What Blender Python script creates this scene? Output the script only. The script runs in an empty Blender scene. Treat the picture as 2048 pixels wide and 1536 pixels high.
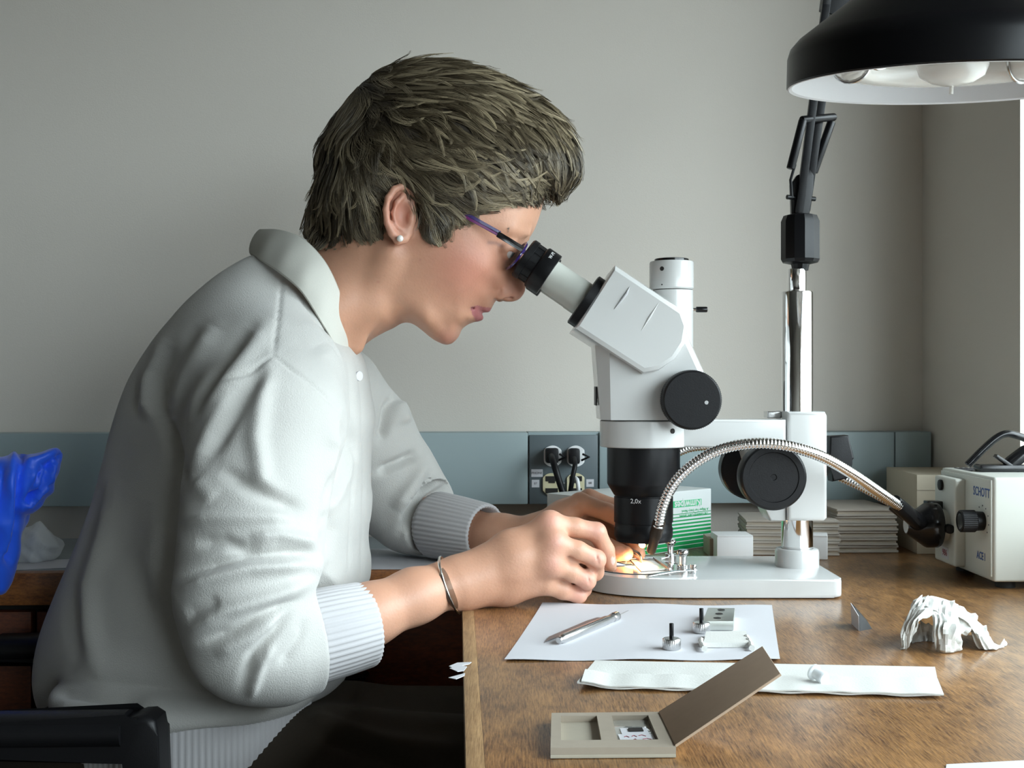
import bpy, bmesh, math, random
import numpy as np
from mathutils import Vector, Matrix

# ------------------------------------------------------------------ camera, world, light, exposure
F = 2400.0            # focal length in pixels of the 2048 px wide frame
CZ = 0.9645           # camera height; the worktable top is at 0.75
TZ = 0.75
HC = CZ - TZ
scene = bpy.context.scene
COL = scene.collection

cam_data = bpy.data.cameras.new('camera')
cam = bpy.data.objects.new('camera', cam_data)
COL.objects.link(cam)
cam_data.sensor_fit = 'HORIZONTAL'
cam_data.sensor_width = 36.0
cam_data.lens = 36.0 * F / 2048.0
cam_data.clip_start = 0.05
cam.location = (0, 0, CZ)
cam.rotation_euler = (math.radians(90), 0, 0)
scene.camera = cam

world = bpy.data.worlds.new('overcast_sky')
scene.world = world
world.use_nodes = True
bgn = world.node_tree.nodes['Background']
# overcast sky, brightening from horizon to zenith, duller ground below
wn = world.node_tree
wtc = wn.nodes.new('ShaderNodeTexCoord'); wsp = wn.nodes.new('ShaderNodeSeparateXYZ'); wcr = wn.nodes.new('ShaderNodeValToRGB')
wn.links.new(wtc.outputs['Generated'], wsp.inputs[0]); wn.links.new(wsp.outputs['Z'], wcr.inputs['Fac'])
wcr.color_ramp.elements[0].position = 0.0; wcr.color_ramp.elements[0].color = (0.16, 0.17, 0.17, 1)
wcr.color_ramp.elements[1].position = 0.02; wcr.color_ramp.elements[1].color = (0.70, 0.78, 0.84, 1)
wel = wcr.color_ramp.elements.new(1.0); wel.color = (0.84, 0.93, 1.0, 1)
wn.links.new(wcr.outputs['Color'], bgn.inputs[0])
bgn.inputs[1].default_value = 16.0

scene.view_settings.view_transform = 'Standard'
scene.view_settings.look = 'None'
scene.view_settings.exposure = 0.0
scene.view_settings.gamma = 1.0
scene.view_settings.use_curve_mapping = False

# room frame: origin at the back right corner, turned a little against the camera
TH = math.radians(2.6)
E1 = Vector((math.cos(TH), math.sin(TH), 0))
E2 = Vector((-math.sin(TH), math.cos(TH), 0))
C0 = Vector((0.590, 1.725, 0))
def RM(u, v, z=0.0):
    return C0 + E1 * u + E2 * v + Vector((0, 0, z))
WIN_V0, WIN_V1, WIN_Z0, WIN_Z1 = -0.30, -4.4, 0.80, 1.85

portal_data = bpy.data.lights.new('window_daylight', 'AREA')
portal_data.shape = 'RECTANGLE'
portal_data.size = abs(WIN_V1 - WIN_V0) - 0.02
portal_data.size_y = WIN_Z1 - WIN_Z0 - 0.02
portal_data.cycles.is_portal = True
portal = bpy.data.objects.new('window_daylight', portal_data)
COL.objects.link(portal)
portal.location = RM(0.49, (WIN_V0 + WIN_V1) / 2, (WIN_Z0 + WIN_Z1) / 2)
# area lights shine along local -Z: turn it to shine along -E1 (into the room)
zax = E1.copy(); xax = E2.copy(); yax = zax.cross(xax)
portal.rotation_euler = Matrix((xax, yax, zax)).transposed().to_euler()

# ------------------------------------------------------------------ helpers
def P(px, py, d):
    """world point seen at a pixel of the photo, at distance d"""
    return Vector(((px - 1024) * d / F, d, CZ + (768 - py) * d / F))
def T(px, py, dz=0.0):
    """point lying dz above the table top under a pixel"""
    h = HC - dz
    return P(px, py, h * F / (py - 768))
def lin(r, g, b):
    f = lambda c: (c / 255 / 12.92) if c / 255 <= 0.04045 else ((c / 255 + 0.055) / 1.055) ** 2.4
    return (f(r), f(g), f(b))

MATS = {}
def mat(name, col, rough=0.5, metal=0.0, spec=0.5, noise=0.0, nscale=40.0, bump=0.0, bscale=200.0, sss=0.0,
        trans=0.0, coat=0.0, attr=None, emit=0.0, alpha=1.0, ior=1.45, sheen=0.0):
    m = bpy.data.materials.new(name); m.use_nodes = True
    nt = m.node_tree; b = nt.nodes['Principled BSDF']
    c = (*col, 1)
    b.inputs['Base Color'].default_value = c
    b.inputs['Roughness'].default_value = rough
    b.inputs['Metallic'].default_value = metal
    b.inputs['Specular IOR Level'].default_value = spec
    b.inputs['IOR'].default_value = ior
    b.inputs['Transmission Weight'].default_value = trans
    b.inputs['Coat Weight'].default_value = coat
    b.inputs['Sheen Weight'].default_value = sheen
    b.inputs['Alpha'].default_value = alpha
    if emit:
        b.inputs['Emission Color'].default_value = c
        b.inputs['Emission Strength'].default_value = emit
    if sss:
        b.inputs['Subsurface Weight'].default_value = sss
        b.inputs['Subsurface Radius'].default_value = (0.010, 0.0035, 0.0018)
        b.inputs['Subsurface Scale'].default_value = 0.8
    tc = nt.nodes.new('ShaderNodeTexCoord')
    src = None
    if attr:
        a = nt.nodes.new('ShaderNodeAttribute'); a.attribute_name = attr
        src = a.outputs['Color']
    if noise:
        n = nt.nodes.new('ShaderNodeTexNoise'); n.inputs['Scale'].default_value = nscale
        n.inputs['Detail'].default_value = 5
        nt.links.new(tc.outputs['Object'], n.inputs['Vector'])
        mr = nt.nodes.new('ShaderNodeMapRange')
        mr.inputs['To Min'].default_value = 1 - noise; mr.inputs['To Max'].default_value = 1 + noise
        nt.links.new(n.outputs['Fac'], mr.inputs['Value'])
        mx = nt.nodes.new('ShaderNodeMix'); mx.data_type = 'RGBA'; mx.blend_type = 'MULTIPLY'
        mx.inputs['Factor'].default_value = 1.0
        if src: nt.links.new(src, mx.inputs['A'])
        else: mx.inputs['A'].default_value = c
        nt.links.new(mr.outputs['Result'], mx.inputs['B'])
        src = mx.outputs['Result']
    if src: nt.links.new(src, b.inputs['Base Color'])
    if bump:
        n = nt.nodes.new('ShaderNodeTexNoise'); n.inputs['Scale'].default_value = bscale
        n.inputs['Detail'].default_value = 3
        nt.links.new(tc.outputs['Object'], n.inputs['Vector'])
        bp = nt.nodes.new('ShaderNodeBump'); bp.inputs['Strength'].default_value = bump
        bp.inputs['Distance'].default_value = 0.001
        nt.links.new(n.outputs['Fac'], bp.inputs['Height'])
        nt.links.new(bp.outputs['Normal'], b.inputs['Normal'])
    MATS[name] = m
    return m

def add_obj(name, me, m=None, parent=None, smooth=True, angle=40):
    if m is not None: me.materials.append(m)
    if smooth:
        me.shade_smooth()
        if angle: me.set_sharp_from_angle(angle=math.radians(angle))
    o = bpy.data.objects.new(name, me); COL.objects.link(o)
    if parent is not None:
        o.parent = parent
        o.matrix_parent_inverse = Matrix.Translation(-WLOC[parent.name])
    WLOC[o.name] = Vector((0, 0, 0))
    return o
WLOC = {}
def obj(name, bm, m=None, parent=None, smooth=True, angle=40):
    me = bpy.data.meshes.new(name)
    bmesh.ops.recalc_face_normals(bm, faces=bm.faces)
    bm.to_mesh(me); bm.free()
    return add_obj(name, me, m, parent, smooth, angle)
def npmesh(name, V, Q, m=None, parent=None, smooth=True, angle=None):
    me = bpy.data.meshes.new(name)
    me.from_pydata([tuple(v) for v in V] if len(V) < 5 else V.tolist() if hasattr(V, 'tolist') else V, [], Q.tolist() if hasattr(Q, 'tolist') else Q)
    me.update()
    return add_obj(name, me, m, parent, smooth, angle)
def thing(name, label, cat, loc=(0, 0, 0), group=None, kind=None):
    o = bpy.data.objects.new(name, None); COL.objects.link(o)
    o.empty_display_size = 0.03
    o.location = loc
    WLOC[o.name] = Vector(loc)
    return tag(o, label, cat, group, kind)
def tag(o, label=None, cat=None, group=None, kind=None):
    if label: o['label'] = label
    if cat: o['category'] = cat
    if group: o['group'] = group
    if kind: o['kind'] = kind
    return o
def struct(o, label=None):
    o['kind'] = 'structure'
    if label: o['label'] = label
    return o

def frame_from(axis, up=None):
    z = Vector(axis).normalized()
    u = Vector(up) if up is not None else (Vector((0, 0, 1)) if abs(z.z) < 0.9 else Vector((0, 1, 0)))
    x = u.cross(z).normalized(); y = z.cross(x)
    return x, y, z

def box(bm, c, size, ax=None, bevel=0.0, seg=2):
    """box at centre c; ax = (x, y, z) unit vectors"""
    c = Vector(c)
    X, Y, Z = ax if ax else (Vector((1, 0, 0)), Vector((0, 1, 0)), Vector((0, 0, 1)))
    vs = []
    for sx in (-1, 1):
        for sy in (-1, 1):
            for sz in (-1, 1):
                vs.append(bm.verts.new(c + X * sx * size[0] / 2 + Y * sy * size[1] / 2 + Z * sz * size[2] / 2))
    fs = [(0, 1, 3, 2), (4, 6, 7, 5), (0, 4, 5, 1), (2, 3, 7, 6), (0, 2, 6, 4), (1, 5, 7, 3)]
    faces = [bm.faces.new([vs[i] for i in f]) for f in fs]
    if bevel:
        es = {e for f in faces for e in f.edges}
        bmesh.ops.bevel(bm, geom=list(es), offset=bevel, segments=seg, affect='EDGES', profile=0.6)
    return bm
def prism(bm, pts, d0, d1, bevel=0.0, seg=2):
    """closed polygon (list of Vectors) extruded from offset d0 to d1 (Vectors)"""
    a = [bm.verts.new(Vector(p) + Vector(d0)) for p in pts]
    b = [bm.verts.new(Vector(p) + Vector(d1)) for p in pts]
    n = len(pts)
    faces = [bm.faces.new(a), bm.faces.new(list(reversed(b)))]
    for i in range(n):
        faces.append(bm.faces.new([a[i], b[i], b[(i + 1) % n], a[(i + 1) % n]]))
    if bevel:
        es = set(faces[0].edges) | set(faces[1].edges)
        bmesh.ops.bevel(bm, geom=list(es), offset=bevel, segments=seg, affect='EDGES', profile=0.6)
    return bm
def lathe(bm, prof, o, axis, seg=40, closed=False, up=None, rib=None):
    """prof: list of (r, h) along axis from o"""
    x, y, z = frame_from(axis, up); o = Vector(o)
    rings = []
    for r, h in prof:
        if r <= 1e-7:
            rings.append([bm.verts.new(o + z * h)])
        else:
            ring = []
            for i in range(seg):
                a = 2 * math.pi * i / seg
                rr = r * (rib(a, r, h) if rib else 1)
                ring.append(bm.verts.new(o + z * h + x * math.cos(a) * rr + y * math.sin(a) * rr))
            rings.append(ring)
    pairs = list(zip(rings[:-1], rings[1:]))
    if closed: pairs.append((rings[-1], rings[0]))
    for A, B in pairs:
        if len(A) == 1 and len(B) == 1: continue
        for i in range(seg):
            j = (i + 1) % seg
            if len(A) == 1: bm.faces.new([A[0], B[i], B[j]])
            elif len(B) == 1: bm.faces.new([A[i], B[0], A[j]])
            else: bm.faces.new([A[i], B[i], B[j], A[j]])
    return bm
def cyl(bm, p0, p1, r, r1=None, seg=32, bevel=0.0):
    p0, p1 = Vector(p0), Vector(p1); L = (p1 - p0).length
    r1 = r if r1 is None else r1
    if bevel:
        prof = [(0, 0), (r - bevel, 0), (r - bevel * .3, bevel * .3), (r, bevel), (r1, L - bevel), (r1 - bevel * .3, L - bevel * .3), (r1 - bevel, L), (0, L)]
    else:
        prof = [(0, 0), (r, 0), (r1, L), (0, L)]
    return lathe(bm, prof, p0, p1 - p0, seg)
def catmull(pts, n=8):
    pts = [np.array(p, float) for p in pts]
    out = []
    P_ = [2 * pts[0] - pts[1]] + pts + [2 * pts[-1] - pts[-2]]
    for i in range(1, len(P_) - 2):
        a, b, c, d = P_[i - 1], P_[i], P_[i + 1], P_[i + 2]
        for k in range(n):
            t = k / n
            out.append(0.5 * (2 * b + (c - a) * t + (2 * a - 5 * b + 4 * c - d) * t * t + (3 * b - a - 3 * c + d) * t ** 3))
    out.append(pts[-1])
    return out
def tube(bm, pts, rad, seg=12, cap=True):
    """tube along points; rad number or list"""
    pts = [Vector(p) for p in pts]; n = len(pts)
    R = [rad] * n if not hasattr(rad, '__len__') else list(rad)
    rings = []; prevx = None
    for i in range(n):
        t = (pts[min(i + 1, n - 1)] - pts[max(i - 1, 0)]).normalized()
        if prevx is None:
            x, y, _ = frame_from(t)
        else:
            x = (prevx - t * prevx.dot(t)).normalized(); y = t.cross(x)
        prevx = x
        rings.append([bm.verts.new(pts[i] + (x * math.cos(2 * math.pi * k / seg) + y * math.sin(2 * math.pi * k / seg)) * R[i]) for k in range(seg)])
    for A, B in zip(rings[:-1], rings[1:]):
        for k in range(seg):
            bm.faces.new([A[k], B[k], B[(k + 1) % seg], A[(k + 1) % seg]])
    if cap:
        bm.faces.new(list(reversed(rings[0]))); bm.faces.new(rings[-1])
    return bm
def BM(): return bmesh.new()
def text_obj(name, body, size, o, xdir, ydir, m, parent=None, align='CENTER', extrude=0.00008, sx=1.0, bold=0.0):
    """flat lettering as a mesh, baseline centre at o, reading along xdir"""
    cu = bpy.data.curves.new(name, 'FONT'); cu.body = body; cu.size = size
    cu.align_x = align; cu.align_y = 'CENTER'; cu.extrude = extrude; cu.resolution_u = 3; cu.offset = bold
    tmp = bpy.data.objects.new(name + '_tmp', cu); COL.objects.link(tmp)
    dg = bpy.context.evaluated_depsgraph_get()
    me = bpy.data.meshes.new_from_object(tmp.evaluated_get(dg))
    bpy.data.objects.remove(tmp); bpy.data.curves.remove(cu)
    x = Vector(xdir).normalized(); y = Vector(ydir).normalized(); z = x.cross(y)
    M = Matrix((x * sx, y, z)).transposed().to_4x4(); M.translation = Vector(o)
    me.transform(M); me.name = name
    me.materials.clear()
    return add_obj(name, me, m, parent, smooth=False)

# ------------------------------------------------------------------ implicit surfaces (sparse surface nets)
def smin(a, b, k):
    if k <= 0: return np.minimum(a, b)
    h = np.clip(0.5 + 0.5 * (b - a) / k, 0, 1)
    return b + (a - b) * h - k * h * (1 - h)
def smax(a, b, k): return -smin(-a, -b, k)
def sd_cone(X, Y, Z, a, b, ra, rb, sq=None):
    """capsule with two radii"""
    ba = b - a; L2 = float(ba @ ba) + 1e-12
    px, py, pz = X - a[0], Y - a[1], Z - a[2]
    t = np.clip((px * ba[0] + py * ba[1] + pz * ba[2]) / L2, 0, 1)
    dx, dy, dz = px - ba[0] * t, py - ba[1] * t, pz - ba[2] * t
    return np.sqrt(dx * dx + dy * dy + dz * dz) - (ra + (rb - ra) * t)
def sd_ell(X, Y, Z, c, r, ax=None):
    px, py, pz = X - c[0], Y - c[1], Z - c[2]
    if ax is not None:
        px, py, pz = [px * v[0] + py * v[1] + pz * v[2] for v in ax]
    k0 = np.sqrt((px / r[0]) ** 2 + (py / r[1]) ** 2 + (pz / r[2]) ** 2) + 1e-9
    k1 = np.sqrt((px / r[0] ** 2) ** 2 + (py / r[1] ** 2) ** 2 + (pz / r[2] ** 2) ** 2) + 1e-6
    return k0 * (k0 - 1) / k1
class Prim:
    def __init__(s, fn, lo, hi, k=0.0, op='add'):
        s.fn, s.lo, s.hi, s.k, s.op = fn, np.array(lo, float), np.array(hi, float), k, op
def cone_prim(a, b, ra, rb, k=0.004, op='add'):
    a = np.array(a, float); b = np.array(b, float); R = max(ra, rb)
    return Prim(lambda X, Y, Z: sd_cone(X, Y, Z, a, b, ra, rb), np.minimum(a, b) - R, np.maximum(a, b) + R, k, op)
def ell_prim(c, r, k=0.004, op='add', ax=None):
    c = np.array(c, float); R = max(r)
    return Prim(lambda X, Y, Z: sd_ell(X, Y, Z, c, r, ax), c - R, c + R, k, op)
def chain(pts, k=0.006):
    """pts: (vec, r) list -> cone prims"""
    return [cone_prim(p0, p1, r0, r1, k) for (p0, r0), (p1, r1) in zip(pts[:-1], pts[1:])]
def group_prim(prims, k, op='add'):
    """several prims merged first, then joined to the rest with k"""
    lo = np.min([p.lo for p in prims], 0); hi = np.max([p.hi for p in prims], 0)
    def fn(X, Y, Z):
        d = None
        for p in prims:
            v = p.fn(X, Y, Z)
            if d is None: d = v
            elif p.op == 'add': d = smin(d, v, p.k)
            else: d = smax(d, -v, p.k)
        return d
    return Prim(fn, lo, hi, k, op)
def polygonise(prims, h, B=16):
    """prims evaluated in order on sparse blocks of B cells of size h -> verts, quads"""
    adds = [p for p in prims if p.op == 'add']
    lo = np.min([p.lo for p in adds], 0) - 3 * h
    hi = np.max([p.hi for p in adds], 0) + 3 * h
    nb = np.ceil((hi - lo) / (h * B)).astype(int)
    n = nb * B + 2
    act = np.zeros(nb, bool)
    for p in adds:
        a = np.clip(np.floor((p.lo - 2 * h - p.k - lo) / (h * B)).astype(int), 0, nb - 1)
        b = np.clip(np.floor((p.hi + 2 * h + p.k - lo) / (h * B)).astype(int), 0, nb - 1)
        act[a[0]:b[0] + 1, a[1]:b[1] + 1, a[2]:b[2] + 1] = True
    g = np.arange(B + 1)
    vid, vpos, quads = [], [], []
    sx, sy = int(n[1] * n[2]), int(n[2])
    for bx, by, bz in np.argwhere(act):
        o = np.array([bx, by, bz]) * B
        b0 = lo + o * h; b1 = b0 + B * h
        use = [p for p in prims if np.all(p.lo - p.k - 2 * h <= b1) and np.all(p.hi + p.k + 2 * h >= b0)]
        if not any(p.op == 'add' for p in use): continue
        X, Y, Z = np.meshgrid(b0[0] + g * h, b0[1] + g * h, b0[2] + g * h, indexing='ij')
        D = np.full(X.shape, 1.0)
        for p in use:
            v = p.fn(X, Y, Z)
            D = smin(D, v, p.k) if p.op == 'add' else smax(D, -v, p.k)
        S = D < 0
        if S.all() or not S.any(): continue
        cnt = np.zeros((B, B, B), int); acc = np.zeros((B, B, B, 3)); ne = np.zeros((B, B, B))
        def sl(dx, dy, dz): return (slice(dx, B + dx), slice(dy, B + dy), slice(dz, B + dz))
        for ax_ in range(3):
            for u in (0, 1):
                for w in (0, 1):
                    c0 = [0, 0, 0]; c0[(ax_ + 1) % 3] = u; c0[(ax_ + 2) % 3] = w
                    c1 = list(c0); c1[ax_] = 1
                    d0, d1 = D[sl(*c0)], D[sl(*c1)]
                    cr = (d0 < 0) != (d1 < 0)
                    t = np.where(cr, d0 / np.where(cr, d0 - d1, 1), 0)
                    for q in range(3):
                        acc[..., q] += np.where(cr, c0[q] + (t if q == ax_ else 0), 0)
                    ne += cr
        cells = ne > 0
        I = np.argwhere(cells)
        pos = acc[cells] / ne[cells][:, None]
        gi = I + o
        vid.append(gi[:, 0].astype(np.int64) * sx + gi[:, 1] * sy + gi[:, 2])
        vpos.append(lo + (gi + pos) * h)
        stp = (sx, sy, 1)
        for ax_ in range(3):
            c1 = [0, 0, 0]; c1[ax_] = 1
            d0, d1 = D[sl(0, 0, 0)], D[sl(*c1)]
            for fl in (0, 1):
                cr = ((d0 < 0) & (d1 >= 0)) if fl == 0 else ((d0 >= 0) & (d1 < 0))
                E = np.argwhere(cr) + o
                if not len(E): continue
                base = E[:, 0].astype(np.int64) * sx + E[:, 1] * sy + E[:, 2]
                u, w = stp[(ax_ + 1) % 3], stp[(ax_ + 2) % 3]
                q = np.stack([base, base - u, base - u - w, base - w], 1)
                quads.append(q if fl == 0 else q[:, ::-1])
    vid = np.concatenate(vid); vpos = np.concatenate(vpos); quads = np.concatenate(quads)
    od = np.argsort(vid); vid = vid[od]; vpos = vpos[od]
    ix = np.searchsorted(vid, quads); ix = np.clip(ix, 0, len(vid) - 1)
    ok = np.all(vid[ix] == quads, 1)
    return vpos, ix[ok]
def tidy(V, Q):
    used = np.unique(Q); m = np.full(len(V), -1); m[used] = np.arange(len(used))
    return V[used], m[Q]
def relax(V, Q, it=1, f=0.5):
    for _ in range(it):
        acc = np.zeros_like(V); n = np.zeros(len(V))
        for a, b in ((0, 1), (1, 2), (2, 3), (3, 0)):
            np.add.at(acc, Q[:, a], V[Q[:, b]]); np.add.at(acc, Q[:, b], V[Q[:, a]])
            np.add.at(n, Q[:, a], 1); np.add.at(n, Q[:, b], 1)
        V = V + f * (acc / np.maximum(n, 1)[:, None] - V)
    return V
def vnormals(V, Q):
    fn = np.cross(V[Q[:, 2]] - V[Q[:, 0]], V[Q[:, 3]] - V[Q[:, 1]])
    N = np.zeros_like(V)
    for i in range(4): np.add.at(N, Q[:, i], fn)
    return N / (np.linalg.norm(N, axis=1)[:, None] + 1e-12)
class TPS:
    """thin plate spline over the (x, z) plane"""
    def __init__(s, pts, val, lam=0.0):
        s.p = np.array(pts, float); n = len(s.p)
        s.c = s.p.mean(0); s.s = 0.1
        q = (s.p - s.c) / s.s
        r2 = ((q[:, None] - q[None]) ** 2).sum(-1)
        K = 0.5 * r2 * np.log(r2 + 1e-12) + lam * np.eye(n)
        A = np.zeros((n + 3, n + 3)); A[:n, :n] = K
        A[:n, n] = 1; A[:n, n + 1:] = q; A[n, :n] = 1; A[n + 1:, :n] = q.T
        s.w = np.linalg.solve(A, np.concatenate([np.array(val, float), np.zeros(3)])); s.q = q
    def __call__(s, x, z):
        shp = np.shape(x)
        X = (np.ravel(x) - s.c[0]) / s.s; Z = (np.ravel(z) - s.c[1]) / s.s
        out = s.w[-3] + s.w[-2] * X + s.w[-1] * Z
        for (a, b), w in zip(s.q, s.w[:-3]):
            r2 = (X - a) ** 2 + (Z - b) ** 2
            out = out + w * 0.5 * r2 * np.log(r2 + 1e-12)
        return out.reshape(shp)
class Inflate:
    """body symmetric about the plane y = yc, its half width squared given by control points on the (x, z) plane"""
    def __init__(s, outline, inner, yc, lo, hi, step=0.0015, close=True, k=0.0):
        s.yc = yc
        pts, val = [], []
        for px, py in outline:
            v = P(px, py, yc); pts.append((v.x, v.z)); val.append(0.0)
        for px, py, w in inner:
            v = P(px, py, yc - w / 1000.0); pts.append((v.x, v.z)); val.append(np.sign(w) * (w / 1000.0) ** 2)
        s.build(pts, val, lo, hi, step)
    def build(s, pts, val, lo, hi, step):
        s.tps = TPS(pts, val)
        s.gx = np.arange(lo[0], hi[0] + step, step); s.gz = np.arange(lo[1], hi[1] + step, step); s.step = step
        Xg, Zg = np.meshgrid(s.gx, s.gz, indexing='ij')
        s.map = s.tps(Xg, Zg)
    def w2(s, x, z):
        fx = np.clip((x - s.gx[0]) / s.step, 0, len(s.gx) - 1.001); fz = np.clip((z - s.gz[0]) / s.step, 0, len(s.gz) - 1.001)
        i = fx.astype(int); j = fz.astype(int); a = fx - i; b = fz - j
        m = s.map
        return (m[i, j] * (1 - a) * (1 - b) + m[i + 1, j] * a * (1 - b) + m[i, j + 1] * (1 - a) * b + m[i + 1, j + 1] * a * b)
    def field(s, X, Y, Z):
        W2 = s.w2(X[:, 0, :], Z[:, 0, :])[:, None, :] if X.ndim == 3 else s.w2(X, Z)
        y = Y - s.yc
        return (y * y - W2) / (np.abs(y) + np.sqrt(np.maximum(W2, 0)) + 0.012)
def pin(poly, x, y):
    """point in polygon (numpy)"""
    x = np.asarray(x); y = np.asarray(y)
    ins = np.zeros(x.shape, bool); n = len(poly)
    for i in range(n):
        x0, y0 = poly[i]; x1, y1 = poly[(i + 1) % n]
        c = ((y0 > y) != (y1 > y)) & (x < (x1 - x0) * (y - y0) / (y1 - y0 + 1e-12) + x0)
        ins ^= c
    return ins
def to_px(V):
    """pixel of world points (arrays)"""
    return 1024 + V[:, 0] / V[:, 1] * F, 768 - (V[:, 2] - CZ) / V[:, 1] * F
def seg_dist(px, py, line):
    """2D distance of points to a polyline (pixels)"""
    d = np.full(px.shape, 1e9)
    for (x0, y0), (x1, y1) in zip(line[:-1], line[1:]):
        vx, vy = x1 - x0, y1 - y0
        t = np.clip(((px - x0) * vx + (py - y0) * vy) / (vx * vx + vy * vy + 1e-9), 0, 1)
        d = np.minimum(d, np.hypot(px - x0 - vx * t, py - y0 - vy * t))
    return d
def stroke_wt(px, py, line, sig):
    """soft brush along a polyline (pixels), fading out at both ends"""
    L = [0.0]
    for (x0, y0), (x1, y1) in zip(line[:-1], line[1:]): L.append(L[-1] + math.hypot(x1 - x0, y1 - y0))
    best = np.full(px.shape, 1e9); u = np.zeros(px.shape)
    for i, ((x0, y0), (x1, y1)) in enumerate(zip(line[:-1], line[1:])):
        vx, vy = x1 - x0, y1 - y0
        t = np.clip(((px - x0) * vx + (py - y0) * vy) / (vx * vx + vy * vy + 1e-9), 0, 1)
        d = np.hypot(px - x0 - vx * t, py - y0 - vy * t); m = d < best
        best = np.where(m, d, best); u = np.where(m, (L[i] + t * math.hypot(vx, vy)) / L[-1], u)
    return np.exp(-(best / sig) ** 2) * np.clip(np.minimum(u, 1 - u) * 4.5 + 0.12, 0, 1) ** 0.8
def set_col(me, C):
    a = me.attributes.new('tint', 'FLOAT_COLOR', 'POINT')
    C4 = np.ones((len(C), 4), np.float32); C4[:, :3] = C
    a.data.foreach_set('color', C4.ravel())
# ------------------------------------------------------------------ materials
M_wall = mat('wall_paint', (0.61, 0.57, 0.515), 0.85, noise=0.02, nscale=3, bump=0.15, bscale=500)
M_ceil = mat('ceiling_paint', (0.32, 0.31, 0.29), 0.9, noise=0.02)  # greyed to cut the light bounced from above
M_wall2 = mat('bounce_cut_wall', (0.16, 0.145, 0.125), 0.85, noise=0.05, nscale=3)  # unseen side wall, made dark to cut bounced light
M_floor = mat('floor_vinyl', (0.07, 0.055, 0.045), 0.6, noise=0.15, nscale=12)
M_race = mat('raceway_grey_enamel', lin(146, 161, 163), 0.45, noise=0.02, nscale=8)
M_plate = mat('outlet_plate_grey', lin(92, 102, 106), 0.4, noise=0.03)
M_white = mat('white_enamel', (0.56, 0.56, 0.55), 0.22, noise=0.01, coat=0.3)
M_cream = mat('cream_enamel', (0.56, 0.57, 0.52), 0.35, noise=0.01)
M_black = mat('black_plastic', (0.006, 0.006, 0.007), 0.42, spec=0.3, noise=0.1, bump=0.1, bscale=900)
M_blackg = mat('black_gloss', (0.008, 0.008, 0.009), 0.18, noise=0.1)
M_blackm = mat('black_metal', (0.004, 0.004, 0.005), 0.35, spec=0.3, noise=0.1)
M_chrome = mat('chrome', (0.80, 0.80, 0.80), 0.08, 1.0, noise=0.01)
M_steel = mat('brushed_steel', (0.62, 0.62, 0.62), 0.25, 1.0, noise=0.05, nscale=300)
M_silver = mat('silver', (0.85, 0.83, 0.80), 0.15, 1.0, noise=0.05)
M_paper = mat('paper_white', (0.60, 0.60, 0.63), 0.8, noise=0.01, bump=0.05)
M_tissue = mat('tissue_white', (0.64, 0.64, 0.61), 0.9, noise=0.02, bump=0.2, bscale=700)
M_card = mat('grey_cardboard', lin(158, 147, 132), 0.85, noise=0.05, nscale=120, bump=0.1)
M_cardin = mat('grey_cardboard_floor', lin(172, 164, 148), 0.85, noise=0.04, nscale=150)
M_card2 = mat('slide_folder_card', lin(160, 152, 142), 0.85, noise=0.04, nscale=80)
M_carton = mat('beige_carton', lin(190, 180, 160), 0.8, noise=0.03)
M_smallbox = mat('small_box_white', (0.70, 0.70, 0.70), 0.7, noise=0.02)
M_green = mat('green_print', lin(10, 150, 80), 0.6, noise=0.02)
M_greenl = mat('green_print_light', lin(70, 185, 125), 0.6, noise=0.02)
M_boxw = mat('carton_white_coated', (0.66, 0.69, 0.68), 0.5, noise=0.01)
M_ink = mat('blue_ink', lin(70, 95, 150), 0.6, noise=0.02)
M_inkg = mat('grey_ink', lin(80, 80, 86), 0.6, noise=0.02)
M_inkw = mat('white_ink', (0.7, 0.7, 0.7), 0.6, noise=0.02)
M_inkr = mat('red_ink', lin(150, 60, 70), 0.6, noise=0.02)
M_ivory = mat('ivory_plastic', lin(214, 206, 170), 0.45, noise=0.02)
M_sockw = mat('socket_white', (0.78, 0.78, 0.78), 0.4, noise=0.01)
M_dark = mat('dark_hole', (0.02, 0.018, 0.016), 0.8, noise=0.1)
M_blue = mat('blue_nylon', lin(45, 105, 255), 0.45, noise=0.05, nscale=60, bump=0.1, sheen=0.2)
M_film = mat('clear_film', (0.80, 0.83, 0.85), 0.3, noise=0.02, alpha=0.55)
M_glass = mat('clear_glass', (0.95, 0.97, 0.97), 0.05, trans=1.0, noise=0.005)
M_bulb = mat('frosted_glass', (0.82, 0.80, 0.76), 0.25, noise=0.02, coat=0.5)
M_refl = mat('lamp_reflector_white', (0.72, 0.72, 0.74), 0.4, noise=0.02)
M_rubber = mat('rubber', (0.02, 0.02, 0.02), 0.7, noise=0.1)
M_lightwood = None

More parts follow.
